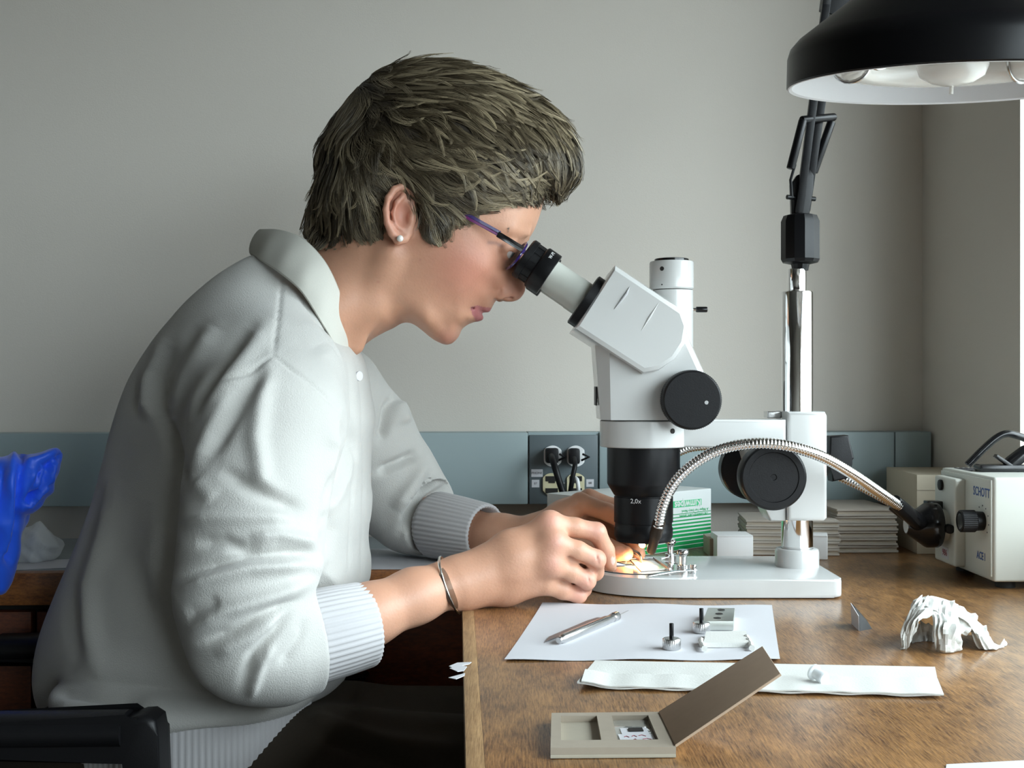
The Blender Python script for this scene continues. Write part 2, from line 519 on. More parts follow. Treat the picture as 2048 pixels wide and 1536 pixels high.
def wood(name, dark, light, scale, rough, coat=0.0, ax=(1, 1, 1), rotz=0.0, fleck=0.0):
    m = bpy.data.materials.new(name); m.use_nodes = True
    nt = m.node_tree; b = nt.nodes['Principled BSDF']; L = nt.links.new
    tc = nt.nodes.new('ShaderNodeTexCoord')
    mp = nt.nodes.new('ShaderNodeMapping'); mp.inputs['Scale'].default_value = ax; mp.inputs['Rotation'].default_value = (0, 0, rotz)
    L(tc.outputs['Object'], mp.inputs['Vector'])
    n1 = nt.nodes.new('ShaderNodeTexNoise'); n1.inputs['Scale'].default_value = scale; n1.inputs['Detail'].default_value = 8
    n1.inputs['Roughness'].default_value = 0.65; n1.inputs['Distortion'].default_value = 0.6
    L(mp.outputs['Vector'], n1.inputs['Vector'])
    mp2 = nt.nodes.new('ShaderNodeMapping'); mp2.inputs['Scale'].default_value = (ax[0] * 2.2, ax[1] * 0.45, ax[2]); mp2.inputs['Rotation'].default_value = (0, 0, rotz)
    L(tc.outputs['Object'], mp2.inputs['Vector'])
    n2 = nt.nodes.new('ShaderNodeTexNoise'); n2.inputs['Scale'].default_value = scale * 6; n2.inputs['Detail'].default_value = 6
    n2.inputs['Roughness'].default_value = 0.7
    L(mp2.outputs['Vector'], n2.inputs['Vector'])
    mixn = nt.nodes.new('ShaderNodeMix'); mixn.data_type = 'FLOAT'; mixn.inputs['Factor'].default_value = 0.62
    L(n1.outputs['Fac'], mixn.inputs['A']); L(n2.outputs['Fac'], mixn.inputs['B'])
    cr = nt.nodes.new('ShaderNodeValToRGB')
    cr.color_ramp.elements[0].position = 0.40; cr.color_ramp.elements[0].color = (*dark, 1)
    cr.color_ramp.elements[1].position = 0.61; cr.color_ramp.elements[1].color = (*light, 1)
    L(mixn.outputs['Result'], cr.inputs['Fac'])
    # large tonal drift of the boards
    n3 = nt.nodes.new('ShaderNodeTexNoise'); n3.inputs['Scale'].default_value = 6; n3.inputs['Detail'].default_value = 3
    L(tc.outputs['Object'], n3.inputs['Vector'])
    mr = nt.nodes.new('ShaderNodeMapRange'); mr.inputs['To Min'].default_value = 0.8; mr.inputs['To Max'].default_value = 1.2
    L(n3.outputs['Fac'], mr.inputs['Value'])
    mx = nt.nodes.new('ShaderNodeMix'); mx.data_type = 'RGBA'; mx.blend_type = 'MULTIPLY'; mx.inputs['Factor'].default_value = 1
    L(cr.outputs['Color'], mx.inputs['A']); L(mr.outputs['Result'], mx.inputs['B'])
    L(mx.outputs['Result'], b.inputs['Base Color'])
    b.inputs['Roughness'].default_value = rough; b.inputs['Coat Weight'].default_value = coat; b.inputs['Coat Roughness'].default_value = 0.14
    bp = nt.nodes.new('ShaderNodeBump'); bp.inputs['Strength'].default_value = 0.25; bp.inputs['Distance'].default_value = 0.0006
    L(mixn.outputs['Result'], bp.inputs['Height']); L(bp.outputs['Normal'], b.inputs['Normal']); L(bp.outputs['Normal'], b.inputs['Coat Normal'])
    return m
M_oak = wood('worn_oak', lin(86, 55, 28), lin(172, 126, 76), 22, 0.36, 0.6, (3.0, 0.9, 1), -TH)
M_oakedge = wood('oak_edge', lin(120, 90, 58), lin(175, 140, 98), 22, 0.5, 0.1, (4.0, 0.6, 1), -TH)
M_ben = wood('bench_wood', lin(110, 62, 24), lin(160, 98, 42), 14, 0.45, 0.2, (0.8, 3, 5))
M_cab = wood('cabinet_wood', lin(88, 40, 18), lin(125, 60, 28), 10, 0.5, 0.1, (0.8, 3, 5))

# ------------------------------------------------------------------ room shell
RU, RV, RH = -4.6, -5.0, 2.8
RAX = (E1, E2, Vector((0, 0, 1)))
def room_box(bm, u0, u1, v0, v1, z0, z1, bevel=0.0):
    return box(bm, RM((u0 + u1) / 2, (v0 + v1) / 2, (z0 + z1) / 2), (abs(u1 - u0), abs(v1 - v0), abs(z1 - z0)), RAX, bevel)
bm = BM(); room_box(bm, RU - 0.1, 0.2, RV - 0.1, 0.1, -0.1, 0); struct(obj('floor', bm, M_floor), 'dark vinyl floor under the table and chair')
bm = BM(); room_box(bm, RU - 0.1, 0.2, RV - 0.1, 0.1, RH, RH + 0.1); struct(obj('ceiling', bm, M_ceil), 'ceiling above the bench room, toned grey to cut bounced light')
bm = BM(); room_box(bm, RU - 0.1, 0.50, 0, 0.1, 0, RH); struct(obj('wall_back', bm, M_wall), 'pale warm grey wall behind the woman and the microscope')
bm = BM(); room_box(bm, RU - 0.1, RU, RV, 0, 0, RH); struct(obj('wall_left', bm, M_wall2), 'wall on the side away from the window, darkened to cut bounced light')
bm = BM(); room_box(bm, RU - 0.1, 0.2, RV - 0.1, RV, 0, RH); struct(obj('wall_front', bm, M_wall), 'pale grey wall behind the camera')
bm = BM()
room_box(bm, 0, 0.50, WIN_V0, 0, 0, RH)
room_box(bm, 0, 0.50, RV, WIN_V1, 0, RH)
room_box(bm, 0, 0.50, WIN_V1, WIN_V0, 0, WIN_Z0)
room_box(bm, 0, 0.50, WIN_V1, WIN_V0, WIN_Z1, RH)
struct(obj('wall_right', bm, M_wall), 'pale grey window wall with its short return beside the back corner')
# window: frame, mullions, panes, sill
M_alu = mat('window_frame_white', (0.78, 0.80, 0.80), 0.4, noise=0.01)
w = struct(thing('window_1', None, None, RM(0.1, WIN_V0, WIN_Z0)), 'tall daylight window at the edge of the picture')
bm = BM()
fz = 0.045
for a, b_ in ((WIN_V0 - fz, WIN_V0), (WIN_V1, WIN_V1 + fz)):
    room_box(bm, 0.43, 0.48, a, b_, WIN_Z0, WIN_Z1)
room_box(bm, 0.43, 0.48, WIN_V1, WIN_V0, WIN_Z0, WIN_Z0 + fz); room_box(bm, 0.43, 0.48, WIN_V1, WIN_V0, WIN_Z1 - fz, WIN_Z1)
obj('window_frame', bm, M_alu, w)
nw = 3
for i in range(1, nw):
    vv = WIN_V0 + (WIN_V1 - WIN_V0) * i / nw
    bm = BM(); room_box(bm, 0.43, 0.48, vv - 0.022, vv + 0.022, WIN_Z0 + fz, WIN_Z1 - fz); obj('mullion', bm, M_alu, w)
def pane_mat():
    m = bpy.data.materials.new('window_glass'); m.use_nodes = True; nt = m.node_tree
    nt.nodes.remove(nt.nodes['Principled BSDF'])
    tr = nt.nodes.new('ShaderNodeBsdfTransparent'); tr.inputs[0].default_value = (0.95, 0.97, 0.96, 1)
    gl = nt.nodes.new('ShaderNodeBsdfGlossy'); gl.inputs['Roughness'].default_value = 0.02
    mx = nt.nodes.new('ShaderNodeMixShader'); mx.inputs[0].default_value = 0.06
    nt.links.new(tr.outputs[0], mx.inputs[1]); nt.links.new(gl.outputs[0], mx.inputs[2])
    nt.links.new(mx.outputs[0], nt.nodes['Material Output'].inputs[0]); return m
M_pane = pane_mat()
for i in range(nw):
    a = WIN_V0 + (WIN_V1 - WIN_V0) * i / nw; b_ = WIN_V0 + (WIN_V1 - WIN_V0) * (i + 1) / nw
    bm = BM(); room_box(bm, 0.453, 0.457, a - 0.022, b_ + 0.022, WIN_Z0 + fz, WIN_Z1 - fz); obj('pane', bm, M_pane, w)
bm = BM(); room_box(bm, 0.0, 0.49, WIN_V1, WIN_V0, WIN_Z0 - 0.002, WIN_Z0 + 0.02, 0.004); obj('window_sill', bm, M_alu, w)
M_lin = mat('bounce_cut_lining', (0.10, 0.075, 0.05), 0.6, noise=0.1)  # unseen dark lining, added to cut bounce off the window reveal
bm = BM(); room_box(bm, 0.004, 0.42, WIN_V1 + 0.001, WIN_V1 + 0.012, WIN_Z0 + 0.02, WIN_Z1); obj('bounce_cut_lining', bm, M_lin, w)
bm = BM(); room_box(bm, 0.004, 0.42, WIN_V1 + 0.012, WIN_V0, WIN_Z1 - 0.012, WIN_Z1 - 0.001); obj('bounce_cut_lining', bm, M_lin, w)
bm = BM(); room_box(bm, RU, 0, -0.012, 0, 0, 0.1, 0.003); struct(obj('baseboard_back', bm, M_dark))

# ------------------------------------------------------------------ wall raceway with outlets
def wallp(px, py, prot):
    """point at a pixel on the plane standing prot in front of the back wall -> (u, z)"""
    dx, dz = (px - 1024) / F, (768 - py) / F
    # RM: y = C0.y + u*sin + v*cos ; x = C0.x + u*cos - v*sin
    s, c = math.sin(TH), math.cos(TH); v = -prot
    # x = dx*y
    u = (dx * (C0.y + v * c) - C0.x + v * s) / (c - dx * s)
    y = C0.y + u * s + v * c
    return u, CZ + dz * y
PR = 0.045
rw = thing('cable_raceway', 'long grey metal cable raceway running along the back wall', 'raceway', RM(-1.2, -PR / 2, 0.8))
zt, zb = wallp(1000, 865, PR)[1], wallp(1000, 1009, PR)[1]
seams = [RU + 0.01, wallp(1057, 900, PR)[0], wallp(1198, 900, PR)[0], wallp(1790, 900, PR)[0], -0.004]
for i in (0, 2, 3):
    bm = BM(); room_box(bm, seams[i] + 0.0006, seams[i + 1] - 0.0006, -PR, -0.001, zb, zt, 0.0025); obj('cover', bm, M_race, rw)
bm = BM(); room_box(bm, seams[1], seams[2], -PR + 0.006, -0.001, zb, zt); obj('back_box', bm, M_race, rw)
# outlet plate
pl = BM(); u0, u1 = seams[1] + 0.001, seams[2] - 0.0018
zpt, zpb = wallp(1127, 870, PR)[1], wallp(1127, 1008, PR)[1]
room_box(pl, u0, u1, -PR - 0.001, -PR + 0.007, zpb, zpt, 0.0015)
plate = obj('outlet_plate', pl, M_plate, rw)
def on_plate(px, py, out=0.0):
    u, z = wallp(px, py, PR + out); return u, z
def disc_cut(name, px, py, r, hw, m, out, parent):
    """round socket with flattened sides"""
    u, z = on_plate(px, py); bm = BM(); pts = []
    for i in range(40):
        a = 2 * math.pi * i / 40
        x = max(-hw, min(hw, r * math.cos(a))); pts.append(RM(u + x, -PR - 0.001, z + r * math.sin(a)))
    prism(bm, pts, E2 * 0.0, E2 * -out, 0.0008)
    return obj(name, bm, m, parent)
S_ = 1.66 / F
for px in (1105, 1151):
    disc_cut('power_socket', px, 912, 21 * S_, 17.5 * S_, M_sockw, 0.0035, plate)
for px in (1103, 1151):
    js = disc_cut('data_jack', px, 968, 22 * S_, 17.5 * S_, M_ivory, 0.003, plate)
for px in (1103, 1151):
    for py in (957, 981):
        u, z = on_plate(px, py); bm = BM()
        room_box(bm, u - 0.0085, u + 0.0085, -PR - 0.0046, -PR - 0.0038, z - 0.0035, z + 0.0035)
        room_box(bm, u - 0.0045, u + 0.0045, -PR - 0.0046, -PR - 0.0038, z - 0.006, z - 0.0032)
        obj('jack_port', bm, M_dark, plate)
u, z = on_plate(1128, 966); bm = BM(); cyl(bm, RM(u, -PR - 0.001, z), RM(u, -PR - 0.0022, z), 0.0012, seg=12); obj('plate_screw', bm, M_steel, plate)
for px, py, w_, h_, tx in ((1074, 946, 0.0158, 0.0105, 'PHONE'), (1071, 967, 0.0105, 0.0105, '07'), (1180, 966, 0.0105, 0.0105, '08')):
    u, z = on_plate(px, py); bm = BM()
    room_box(bm, u - w_ / 2, u + w_ / 2, -PR - 0.0014, -PR - 0.0009, z - h_ / 2, z + h_ / 2); obj('sticker', bm, M_paper, plate)
    text_obj('sticker_lettering', tx, 0.0045, RM(u, -PR - 0.0016, z), E1, Vector((0, 0, 1)), M_inkg, plate)
# plugs with cords: each one thing
def plug_cord(px, py, path, r, label, kind):
    u, z = on_plate(px, py); o = RM(u, -PR - 0.0046, z)
    t = thing('power_plug', label, 'plug', o)
    bm = BM()
    if kind == 0: box(bm, RM(u - 0.002, -PR - 0.0046 - 0.011, z + 0.001), (0.017, 0.022, 0.020), RAX, 0.003)
    else: box(bm, RM(u - 0.003, -PR - 0.0046 - 0.009, z), (0.0145, 0.018, 0.0215), RAX, 0.0035)
    obj('plug_body', bm, M_black, t)
    bm = BM(); pts = catmull([P(*q) for q in path], 8); tube(bm, pts, r, 12); obj('cord', bm, M_black, t)
    bm = BM(); pts = [RM(u + 0.008, -PR - 0.02, z + 0.003), RM(u + 0.017, -PR - 0.016, z - 0.001), RM(u + 0.007, -PR - 0.012, z - 0.006)]
    tube(bm, pts, 0.0016, 8); obj('pull_tab', bm, M_black, t)
plug_cord(1105, 911, [(1103, 912, 1.625), (1106, 922, 1.61), (1113, 945, 1.60), (1124, 980, 1.60), (1136, 1015, 1.60), (1143, 1050, 1.60), (1136, 1082, 1.60), (1100, 1087, 1.60)], 0.0045,
          'black power plug with the thicker cord in the socket nearer the woman', 0)
plug_cord(1151, 911, [(1148, 916, 1.625), (1150, 930, 1.61), (1146, 950, 1.605), (1142, 975, 1.607), (1138, 1005, 1.615), (1134, 1040, 1.62), (1130, 1064, 1.622), (1110, 1078, 1.622)], 0.0033,
          'black power plug with the thinner cord in the socket nearer the microscope', 1)
bm = BM(); tube(bm, catmull([P(1151, 956, 1.63), P(1155, 962, 1.622), P(1157, 980, 1.622), P(1160, 1010, 1.635), P(1160, 1063, 1.64)], 8), 0.0028, 10)
tag(obj('network_cable', bm, M_sockw), 'short white network cable hanging from the data jack', 'cable')

# ------------------------------------------------------------------ worktable and wall bench
uL = -0.663
wt = thing('worktable', 'worn oak worktable carrying the microscope and papers', 'table', RM(-0.33, -0.6, 0))
bm = BM(); room_box(bm, uL + 0.0108, -0.003, -1.22, -0.003, TZ - 0.032, TZ, 0.0003); obj('tabletop', bm, M_oak, wt)
bm = BM(); room_box(bm, uL, uL + 0.0108, -1.22, -0.003, TZ - 0.034, TZ, 0.0004); obj('edge_band', bm, M_oakedge, wt)
for u_, v_ in ((uL + 0.30, -1.15), (-0.06, -1.15), (uL + 0.30, -0.20), (-0.06, -0.20)):
    bm = BM(); room_box(bm, u_ - 0.03, u_ + 0.03, v_ - 0.03, v_ + 0.03, 0, TZ - 0.032, 0.003); obj('leg', bm, M_cab, wt)
bm = BM(); room_box(bm, uL + 0.1, -0.04, -1.17, -1.15, TZ - 0.11, TZ - 0.032); obj('apron', bm, M_cab, wt)
BV = -0.311
bt = thing('side_bench', 'low wooden wall bench with drawers behind the woman', 'bench', RM(-1.8, -0.15, 0))
bm = BM(); room_box(bm, RU + 0.01, uL - 0.002, BV + 0.02, -0.003, TZ - 0.037, TZ, 0.001); obj('benchtop', bm, mat('bench_laminate', lin(150, 156, 158), 0.5, noise=0.03), bt)
bm = BM(); room_box(bm, RU + 0.01, uL - 0.002, BV, BV + 0.0198, TZ - 0.037, TZ, 0.002); obj('front_edge', bm, M_ben, bt)
bm = BM(); room_box(bm, RU + 0.02, uL + 0.2, BV + 0.04, -0.02, 0.15, TZ - 0.0375); obj('carcass', bm, M_dark, bt)
nd = 6
for i in range(nd):
    a = RU + 0.03 + (uL + 0.19 - RU - 0.03) * i / nd; b_ = RU + 0.03 + (uL + 0.19 - RU - 0.03) * (i + 1) / nd
    for z0, z1 in ((0.55, TZ - 0.048), (0.50, 0.545), (0.155, 0.315)):
        bm = BM(); room_box(bm, a + 0.003, b_ - 0.003, BV + 0.022, BV + 0.039, z0, z1, 0.002); d_ = obj('drawer_front', bm, M_cab, bt)
        bm = BM(); um = (a + b_) / 2; zc = (z0 + z1) / 2
        tube(bm, [RM(um - 0.04, BV + 0.023, zc), RM(um - 0.04, BV + 0.005, zc), RM(um + 0.04, BV + 0.005, zc), RM(um + 0.04, BV + 0.023, zc)], 0.004, 8); obj('drawer_pull', bm, M_blackm, d_)
# ------------------------------------------------------------------ stereo microscope
DM = 1.276
SM = DM / F
def Mx(px, py, off=0.0):
    v = P(px, py, DM); v.y += off; return v
EYE = Vector((1, 0, 0)); YY = Vector((0, 1, 0)); ZZ = Vector((0, 0, 1))
ms = thing('stereo_microscope', 'white stereo microscope with black objective on a chrome post', 'microscope', (0.2, DM, TZ))
# base
XR, YF, YB = 0.331, 1.197, 1.36
yc, hy = (YF + YB) / 2, (YB - YF) / 2
pts = []
r = 0.010
for cx, cy, a0 in ((XR - r, YF + r, -90), (XR - r, YB - r, 0)):
    for i in range(7):
        a = math.radians(a0 + 90 * i / 6); pts.append(Vector((cx + r * math.cos(a), cy + r * math.sin(a), TZ)))
for i in range(33):
    a = math.radians(90 + 180 * i / 32)
    ex, ey = math.cos(a), math.sin(a)
    pts.append(Vector((0.19 + 0.114 * math.copysign(abs(ex) ** 0.8, ex), yc + hy * math.copysign(abs(ey) ** 0.8, ey), TZ)))
BT = TZ + 0.0195
bm = BM(); prism(bm, pts, (0, 0, 0.0012), (0, 0, 0.0195), 0.003, 3); base = obj('base', bm, M_white, ms)
for x_, y_ in ((0.31, 1.22), (0.31, 1.34), (0.13, 1.23), (0.13, 1.33)):
    bm = BM(); cyl(bm, (x_, y_, TZ), (x_, y_, TZ + 0.002), 0.009, seg=16); obj('rubber_foot', bm, M_rubber, base)
ax = P(1287, 1135, 0.195 * F / (1135 - 768))
sc_ = Vector((ax.x - 0.004, ax.y, BT))
bm = BM(); lathe(bm, [(0, 0.0006), (0.0465, 0.0006), (0.047, 0.0), (0.044, -0.001)], sc_, ZZ, 48); obj('stage_plate', bm, mat('stage_plate', (0.35, 0.35, 0.36), 0.12, noise=0.03, coat=0.5), base)
bm = BM(); lathe(bm, [(0.0473, 0.0002), (0.0487, 0.0007), (0.0492, 0.0)], sc_, ZZ, 48); obj('stage_ring', bm, M_dark, base)
# stage clips
def clip(p0, mid, p1, post, name='stage_clip'):
    bm = BM(); w_ = 0.003
    pth = [Vector(p0), Vector(mid), Vector(p1)]
    side = (pth[2] - pth[0]).cross(ZZ).normalized()
    prism(bm, [p + side * w_ for p in pth] + [p - side * w_ for p in reversed(pth)], (0, 0, 0), (0, 0, 0.0008))
    c = obj(name, bm, M_chrome, base)
    bm = BM(); o = Vector(post)
    lathe(bm, [(0, 0), (0.0062, 0), (0.0062, 0.006), (0.0035, 0.0065), (0.0035, 0.014), (0.0045, 0.0165), (0.0062, 0.018), (0.0062, 0.0205), (0.005, 0.022), (0, 0.022)], o, ZZ, 24)
    obj('clip_screw', bm, M_chrome, base)
def onb(px, py, h=0.0):
    hh = HC - 0.0195 - h
    return P(px, py, hh * F / (py - 768))
clip(onb(1392, 1140, 0.004), onb(1350, 1143, 0.004), onb(1296, 1152, 0.0009), onb(1366, 1141, 0.0))
clip(onb(1366, 1112, 0.004), onb(1345, 1111, 0.004), onb(1322, 1118, 0.001), onb(1341, 1118, 0.0))
bm = BM(); cyl(bm, onb(1387, 1146), onb(1387, 1146) + Vector((0, 0, 0.009)), 0.0032, seg=20, bevel=0.0008); obj('clip_pin', bm, M_chrome, base)
# post
DP = 1.287
pc = P(1594, 900, DP); pc.z = BT
bm = BM(); lathe(bm, [(0, 0), (0.0232, 0), (0.0232, 0.016), (0.0222, 0.0185), (0.0205, 0.0193), (0.017, 0.0193)], pc, ZZ, 48); obj('post_collar', bm, M_white, ms)
ztop = P(1594, 583, DP).z
bm = BM(); cyl(bm, (pc.x, pc.y, BT + 0.004), (pc.x, pc.y, ztop), 0.0167, seg=64, bevel=0.0015); obj('post', bm, M_chrome, ms)
# focus block
def prism_px(bm, poly, off, half, bevel, seg=3, d=None):
    pts = [P(x, y, d if d else DM) + Vector((0, off, 0)) for x, y in poly]
    return prism(bm, pts, (0, -half, 0), (0, half, 0), bevel, seg)
bm = BM(); prism_px(bm, [(1563, 822), (1636, 822), (1640, 830), (1640, 1030), (1634, 1036), (1563, 1036)], 0.0, 0.030, 0.004, d=DP); fb = obj('focus_block', bm, M_white, ms)
bm = BM(); prism_px(bm, [(1478, 880), (1562, 880), (1562, 1037), (1532, 1037), (1516, 1000)], 0.0, 0.024, 0.002, d=DP); obj('rack_slide', bm, M_white, fb)
bm = BM(); prism_px(bm, [(1535, 823), (1562, 823), (1562, 836), (1535, 836)], 0.01, 0.010, 0.001, d=DP); obj('tension_stop', bm, M_steel, fb)
def knob(bm, c, axis, r, L, dish=True, rib=True):
    prof = [(0, 0), (r * 0.95, 0), (r, 0.0015), (r, L - 0.003), (r * 0.97, L - 0.0012), (r * 0.93, L)]
    if dish: prof += [(r * 0.76, L), (r * 0.74, L - 0.0012), (r * 0.10, L - 0.0012), (r * 0.08, L - 0.002), (0, L - 0.002)]
    else: prof += [(0, L)]
    rb = (lambda a, rr, h: 1 + (0.012 if (rr > 0.99 * r) else 0) * math.cos(90 * a)) if rib else None
    return lathe(bm, prof, c, axis, 180 if rib else 64, rib=rb)
kn = P(1548, 955, 1.217)
bm = BM(); knob(bm, (kn.x, 1.240, kn.z), (0, -1, 0), 0.0338, 0.023, True, False); obj('focus_knob', bm, M_black, ms)
bm = BM(); knob(bm, (kn.x, 1.330, kn.z), (0, 1, 0), 0.0338, 0.023, True, False); obj('focus_knob', bm, M_black, ms)
bm = BM(); cyl(bm, (kn.x, 1.236, kn.z), (kn.x, 1.334, kn.z), 0.010); obj('focus_shaft', bm, M_steel, ms)
# arm and ring holder
bm = BM(); prism_px(bm, [(1330, 838), (1562, 838), (1562, 893), (1330, 893)], 0.0, 0.024, 0.003); obj('arm', bm, M_white, ms)
rc = Mx(1287, 893)
RH_ = (893 - 840) * SM
bm = BM(); lathe(bm, [(0.036, 0), (0.0452, 0), (0.0464, 0.001), (0.0464, RH_ - 0.001), (0.0452, RH_), (0.03, RH_)], rc, ZZ, 64); rg = obj('ring_holder', bm, M_white, ms)
bm = BM(); sp = P(1355, 862, DM - 0.036); dirv = Vector((0.55, -0.83, 0)).normalized()
cyl(bm, Vector((rc.x, rc.y, sp.z)) + dirv * 0.0455, Vector((rc.x, rc.y, sp.z)) + dirv * 0.0472, 0.0027, seg=16); ss = obj('set_screw', bm, M_dark, rg)
# objective
prof = [(0.02, 0.0), (0.0386, 0.0), (0.0386, 72), (0.0383, 75), (0.0315, 96), (0.0303, 97), (0.0303, 98.5), (0.0312, 99.5), (0.0312, 150), (0.0302, 151), (0.0302, 160), (0.0310, 162), (0.0310, 178), (0.0285, 188), (0.022, 188), (0.020, 184), (0, 184)]
prof = [(a, (b_ * SM if b_ > 0.5 else b_)) for a, b_ in prof]
bm = BM(); lathe(bm, prof, rc, -ZZ, 72); ob = obj('objective', bm, mat('objective_black', (0.006, 0.006, 0.007), 0.38, spec=0.3, noise=0.1), ms)
# curved lettering on the lens barrel: slightly in front
a0 = math.radians(-20)
text_obj('magnification_lettering', '2,0x', 0.0068, Vector((rc.x - 0.0113, rc.y - 0.0293, P(1265, 1003, DM - 0.03).z)), Vector((0.93, -0.36, 0)), ZZ, M_inkw, ob)
# microscope body
bm = BM()
poly = [(1185, 680), (1300, 640), (1352, 634), (1374, 690), (1399, 745), (1402, 838), (1197, 838)]
def loft(bm, polyA, offA, polyB, offB, polyC=None):
    pass
pts0 = [Mx(*p) for p in poly]
cx_ = sum((p.x for p in pts0)) / len(pts0)
rows = []
for off, ins in ((-0.046, 0.017), (-0.043, 0.006), (-0.030, 0.0), (0.030, 0.0), (0.043, 0.006), (0.046, 0.017)):
    row = []
    for i, p in enumerate(pts0):
        # left (front) edge is pulled in to a nose: chamfered front faces
        q = p.copy(); q.y += off
        k_ = ins * (2.4 if i in (0,) else 1.6 if i == 6 else 0.5)
        q.x += k_ if q.x < cx_ else -ins * 0.5
        row.append(bm.verts.new(q))
    rows.append(row)
for A, B in zip(rows[:-1], rows[1:]):
    n_ = len(A)
    for i in range(n_): bm.faces.new([A[i], A[(i + 1) % n_], B[(i + 1) % n_], B[i]])
bm.faces.new(rows[0]); bm.faces.new(list(reversed(rows[-1])))
body = obj('microscope_body', bm, M_white, ms, angle=28)
bm = BM(); box(bm, Mx(1191, 792), (0.0012, 0.03, 0.020), bevel=0.0004); obj('name_badge', bm, M_black, body)
bm = BM(); lathe(bm, [(0.03, 0), (0.0445, 0), (0.0445, 0.0012), (0.03, 0.0012)], Mx(1287, 840.5), ZZ, 64); obj('head_joint', bm, M_dark, ms)
# binocular housing
A_ = math.atan2(48, 70)
AX = Vector((math.cos(A_), 0, -math.sin(A_)))      # looking direction, down and forward
UPX = Vector((math.sin(A_), 0, math.cos(A_)))
bm = BM()
poly = [(1222, 540), (1352, 627), (1362, 655), (1356, 690), (1335, 722), (1305, 742), (1275, 748), (1143, 663)]
pts0 = [Mx(*p) for p in poly]
rows = []
cen = sum(pts0, Vector()) / len(pts0)
for off, ins in ((-0.0575, 0.14), (-0.0555, 0.035), (-0.050, 0.0), (0.050, 0.0), (0.0555, 0.035), (0.0575, 0.14)):
    row = []
    for i, p in enumerate(pts0):
        q = p.copy(); rel = q - cen; rel = rel - UPX * rel.dot(UPX) * ins - AX * rel.dot(AX) * ins * (0.25 if i in (0, 7) else 1)
        q = cen + rel; q.y += off; row.append(bm.verts.new(q))
    rows.append(row)
for A, B in zip(rows[:-1], rows[1:]):
    n_ = len(A)
    for i in range(n_): bm.faces.new([A[i], A[(i + 1) % n_], B[(i + 1) % n_], B[i]])
bm.faces.new(rows[0]); bm.faces.new(list(reversed(rows[-1])))
hous = obj('binocular_housing', bm, M_white, ms, angle=25)
# grey bead on the near cheek; a finger notch's shade put into its colour
bm = BM(); n0, n1 = P(1259, 574, DM - 0.0578), P(1229, 618, DM - 0.0578)
tube(bm, [n0, n0.lerp(n1, 0.3) + Vector((0.0015, 0, 0.0)), n0.lerp(n1, 0.6) + Vector((0.001, 0, 0.0)), n1], [0.0003, 0.0016, 0.0014, 0.0003], 10)
obj('side_notch', bm, mat('notch_shade_grey', (0.45, 0.45, 0.46), 0.5, noise=0.02), hous)
bm = BM(); n0, n1 = P(1317, 606, DM - 0.0573), P(1282, 662, DM - 0.0573)
tube(bm, [n0, n0.lerp(n1, 0.5), n1], [0.0003, 0.0014, 0.0003], 10); obj('side_ridge', bm, M_white, hous)
for s_ in (-1, 1):
    o = Mx(1175, 603, 0.031 * s_)          # where the tube meets the housing
    k_ = (DM + 0.031 * s_) / DM
    if s_ == -1: o = P(1175, 603, DM - 0.031)
    bm = BM(); lathe(bm, [(0, 0.004), (0.0285, 0.004), (0.0285, -0.0045), (0.0265, -0.0055), (0, -0.0055)], o, AX, 48); obj('tube_base_ring', bm, M_black, ms)
    bm = BM(); L0 = -95 * SM
    lathe(bm, [(0, L0), (0.0172, L0), (0.0172, -0.0185), (0.0176, -0.018), (0.0176, -0.004), (0, -0.004)], o, AX, 48); tb = obj('eyepiece_tube', bm, M_cream, ms)
    bm = BM()
    lathe(bm, [(0, -90 * SM), (0.0225, -90 * SM), (0.0236, -91 * SM), (0.0236, -118 * SM), (0.0228, -120 * SM), (0.0208, -122 * SM), (0.0208, -138 * SM), (0.0222, -139 * SM),
               (0.0222, -150 * SM), (0.0205, -153 * SM), (0.013, -153 * SM), (0.011, -149 * SM), (0, -149 * SM)], o, AX, 48)
    ep = obj('eyepiece', bm, M_black, ms)
    if s_ == -1:
        for i in range(14):
            a = 2 * math.pi * i / 14; x_, y_, z_ = frame_from(AX)
            c_ = o + AX * (-130 * SM) + (x_ * math.cos(a) + y_ * math.sin(a)) * 0.0209
            bm = BM(); box(bm, c_, (0.0008, 0.0008, 0.0085), (x_ * math.cos(a) + y_ * math.sin(a), y_ * math.cos(a) - x_ * math.sin(a), z_)); obj('grip_rib', bm, M_black, ep)
        text_obj('eyepiece_lettering', 'W-PI', 0.0052, o + AX * (-107 * SM) + UPX * 0.0166 - YY * 0.0170, (UPX * -0.55 - YY * 0.6 + UPX * 0).normalized() if False else -AX.cross((UPX * 0.70 - YY * 0.714)).normalized(), -AX, M_inkw, ep)
# trinocular tube behind
tr = Mx(1345, 695, 0.022)
SK = (DM + 0.022) / F
def zt_(py): return P(1345, py, DM + 0.022).z - tr.z
trc = Vector((P(1345, 695, DM + 0.022).x, DM + 0.022, P(1345, 695, DM + 0.022).z))
bm = BM(); lathe(bm, [(0, 0), (0.0222, 0), (0.0222, zt_(583)), (0.021, zt_(582)), (0, zt_(582))], trc, ZZ, 48); tn = obj('photo_tube', bm, M_white, ms)
bm = BM(); c2 = trc + Vector((-0.0010, 0, 0)); lathe(bm, [(0, zt_(581)), (0.0225, zt_(581)), (0.0239, zt_(578)), (0.0239, zt_(528)), (0.0230, zt_(525)), (0, zt_(525))], c2, ZZ, 48); cl = obj('photo_port_collar', bm, M_white, ms)
bm = BM(); lathe(bm, [(0, zt_(525.5)), (0.0185, zt_(525.5)), (0.0185, zt_(520)), (0.0175, zt_(519)), (0, zt_(519))], c2, ZZ, 48); obj('port_cap', bm, M_blackg, ms)
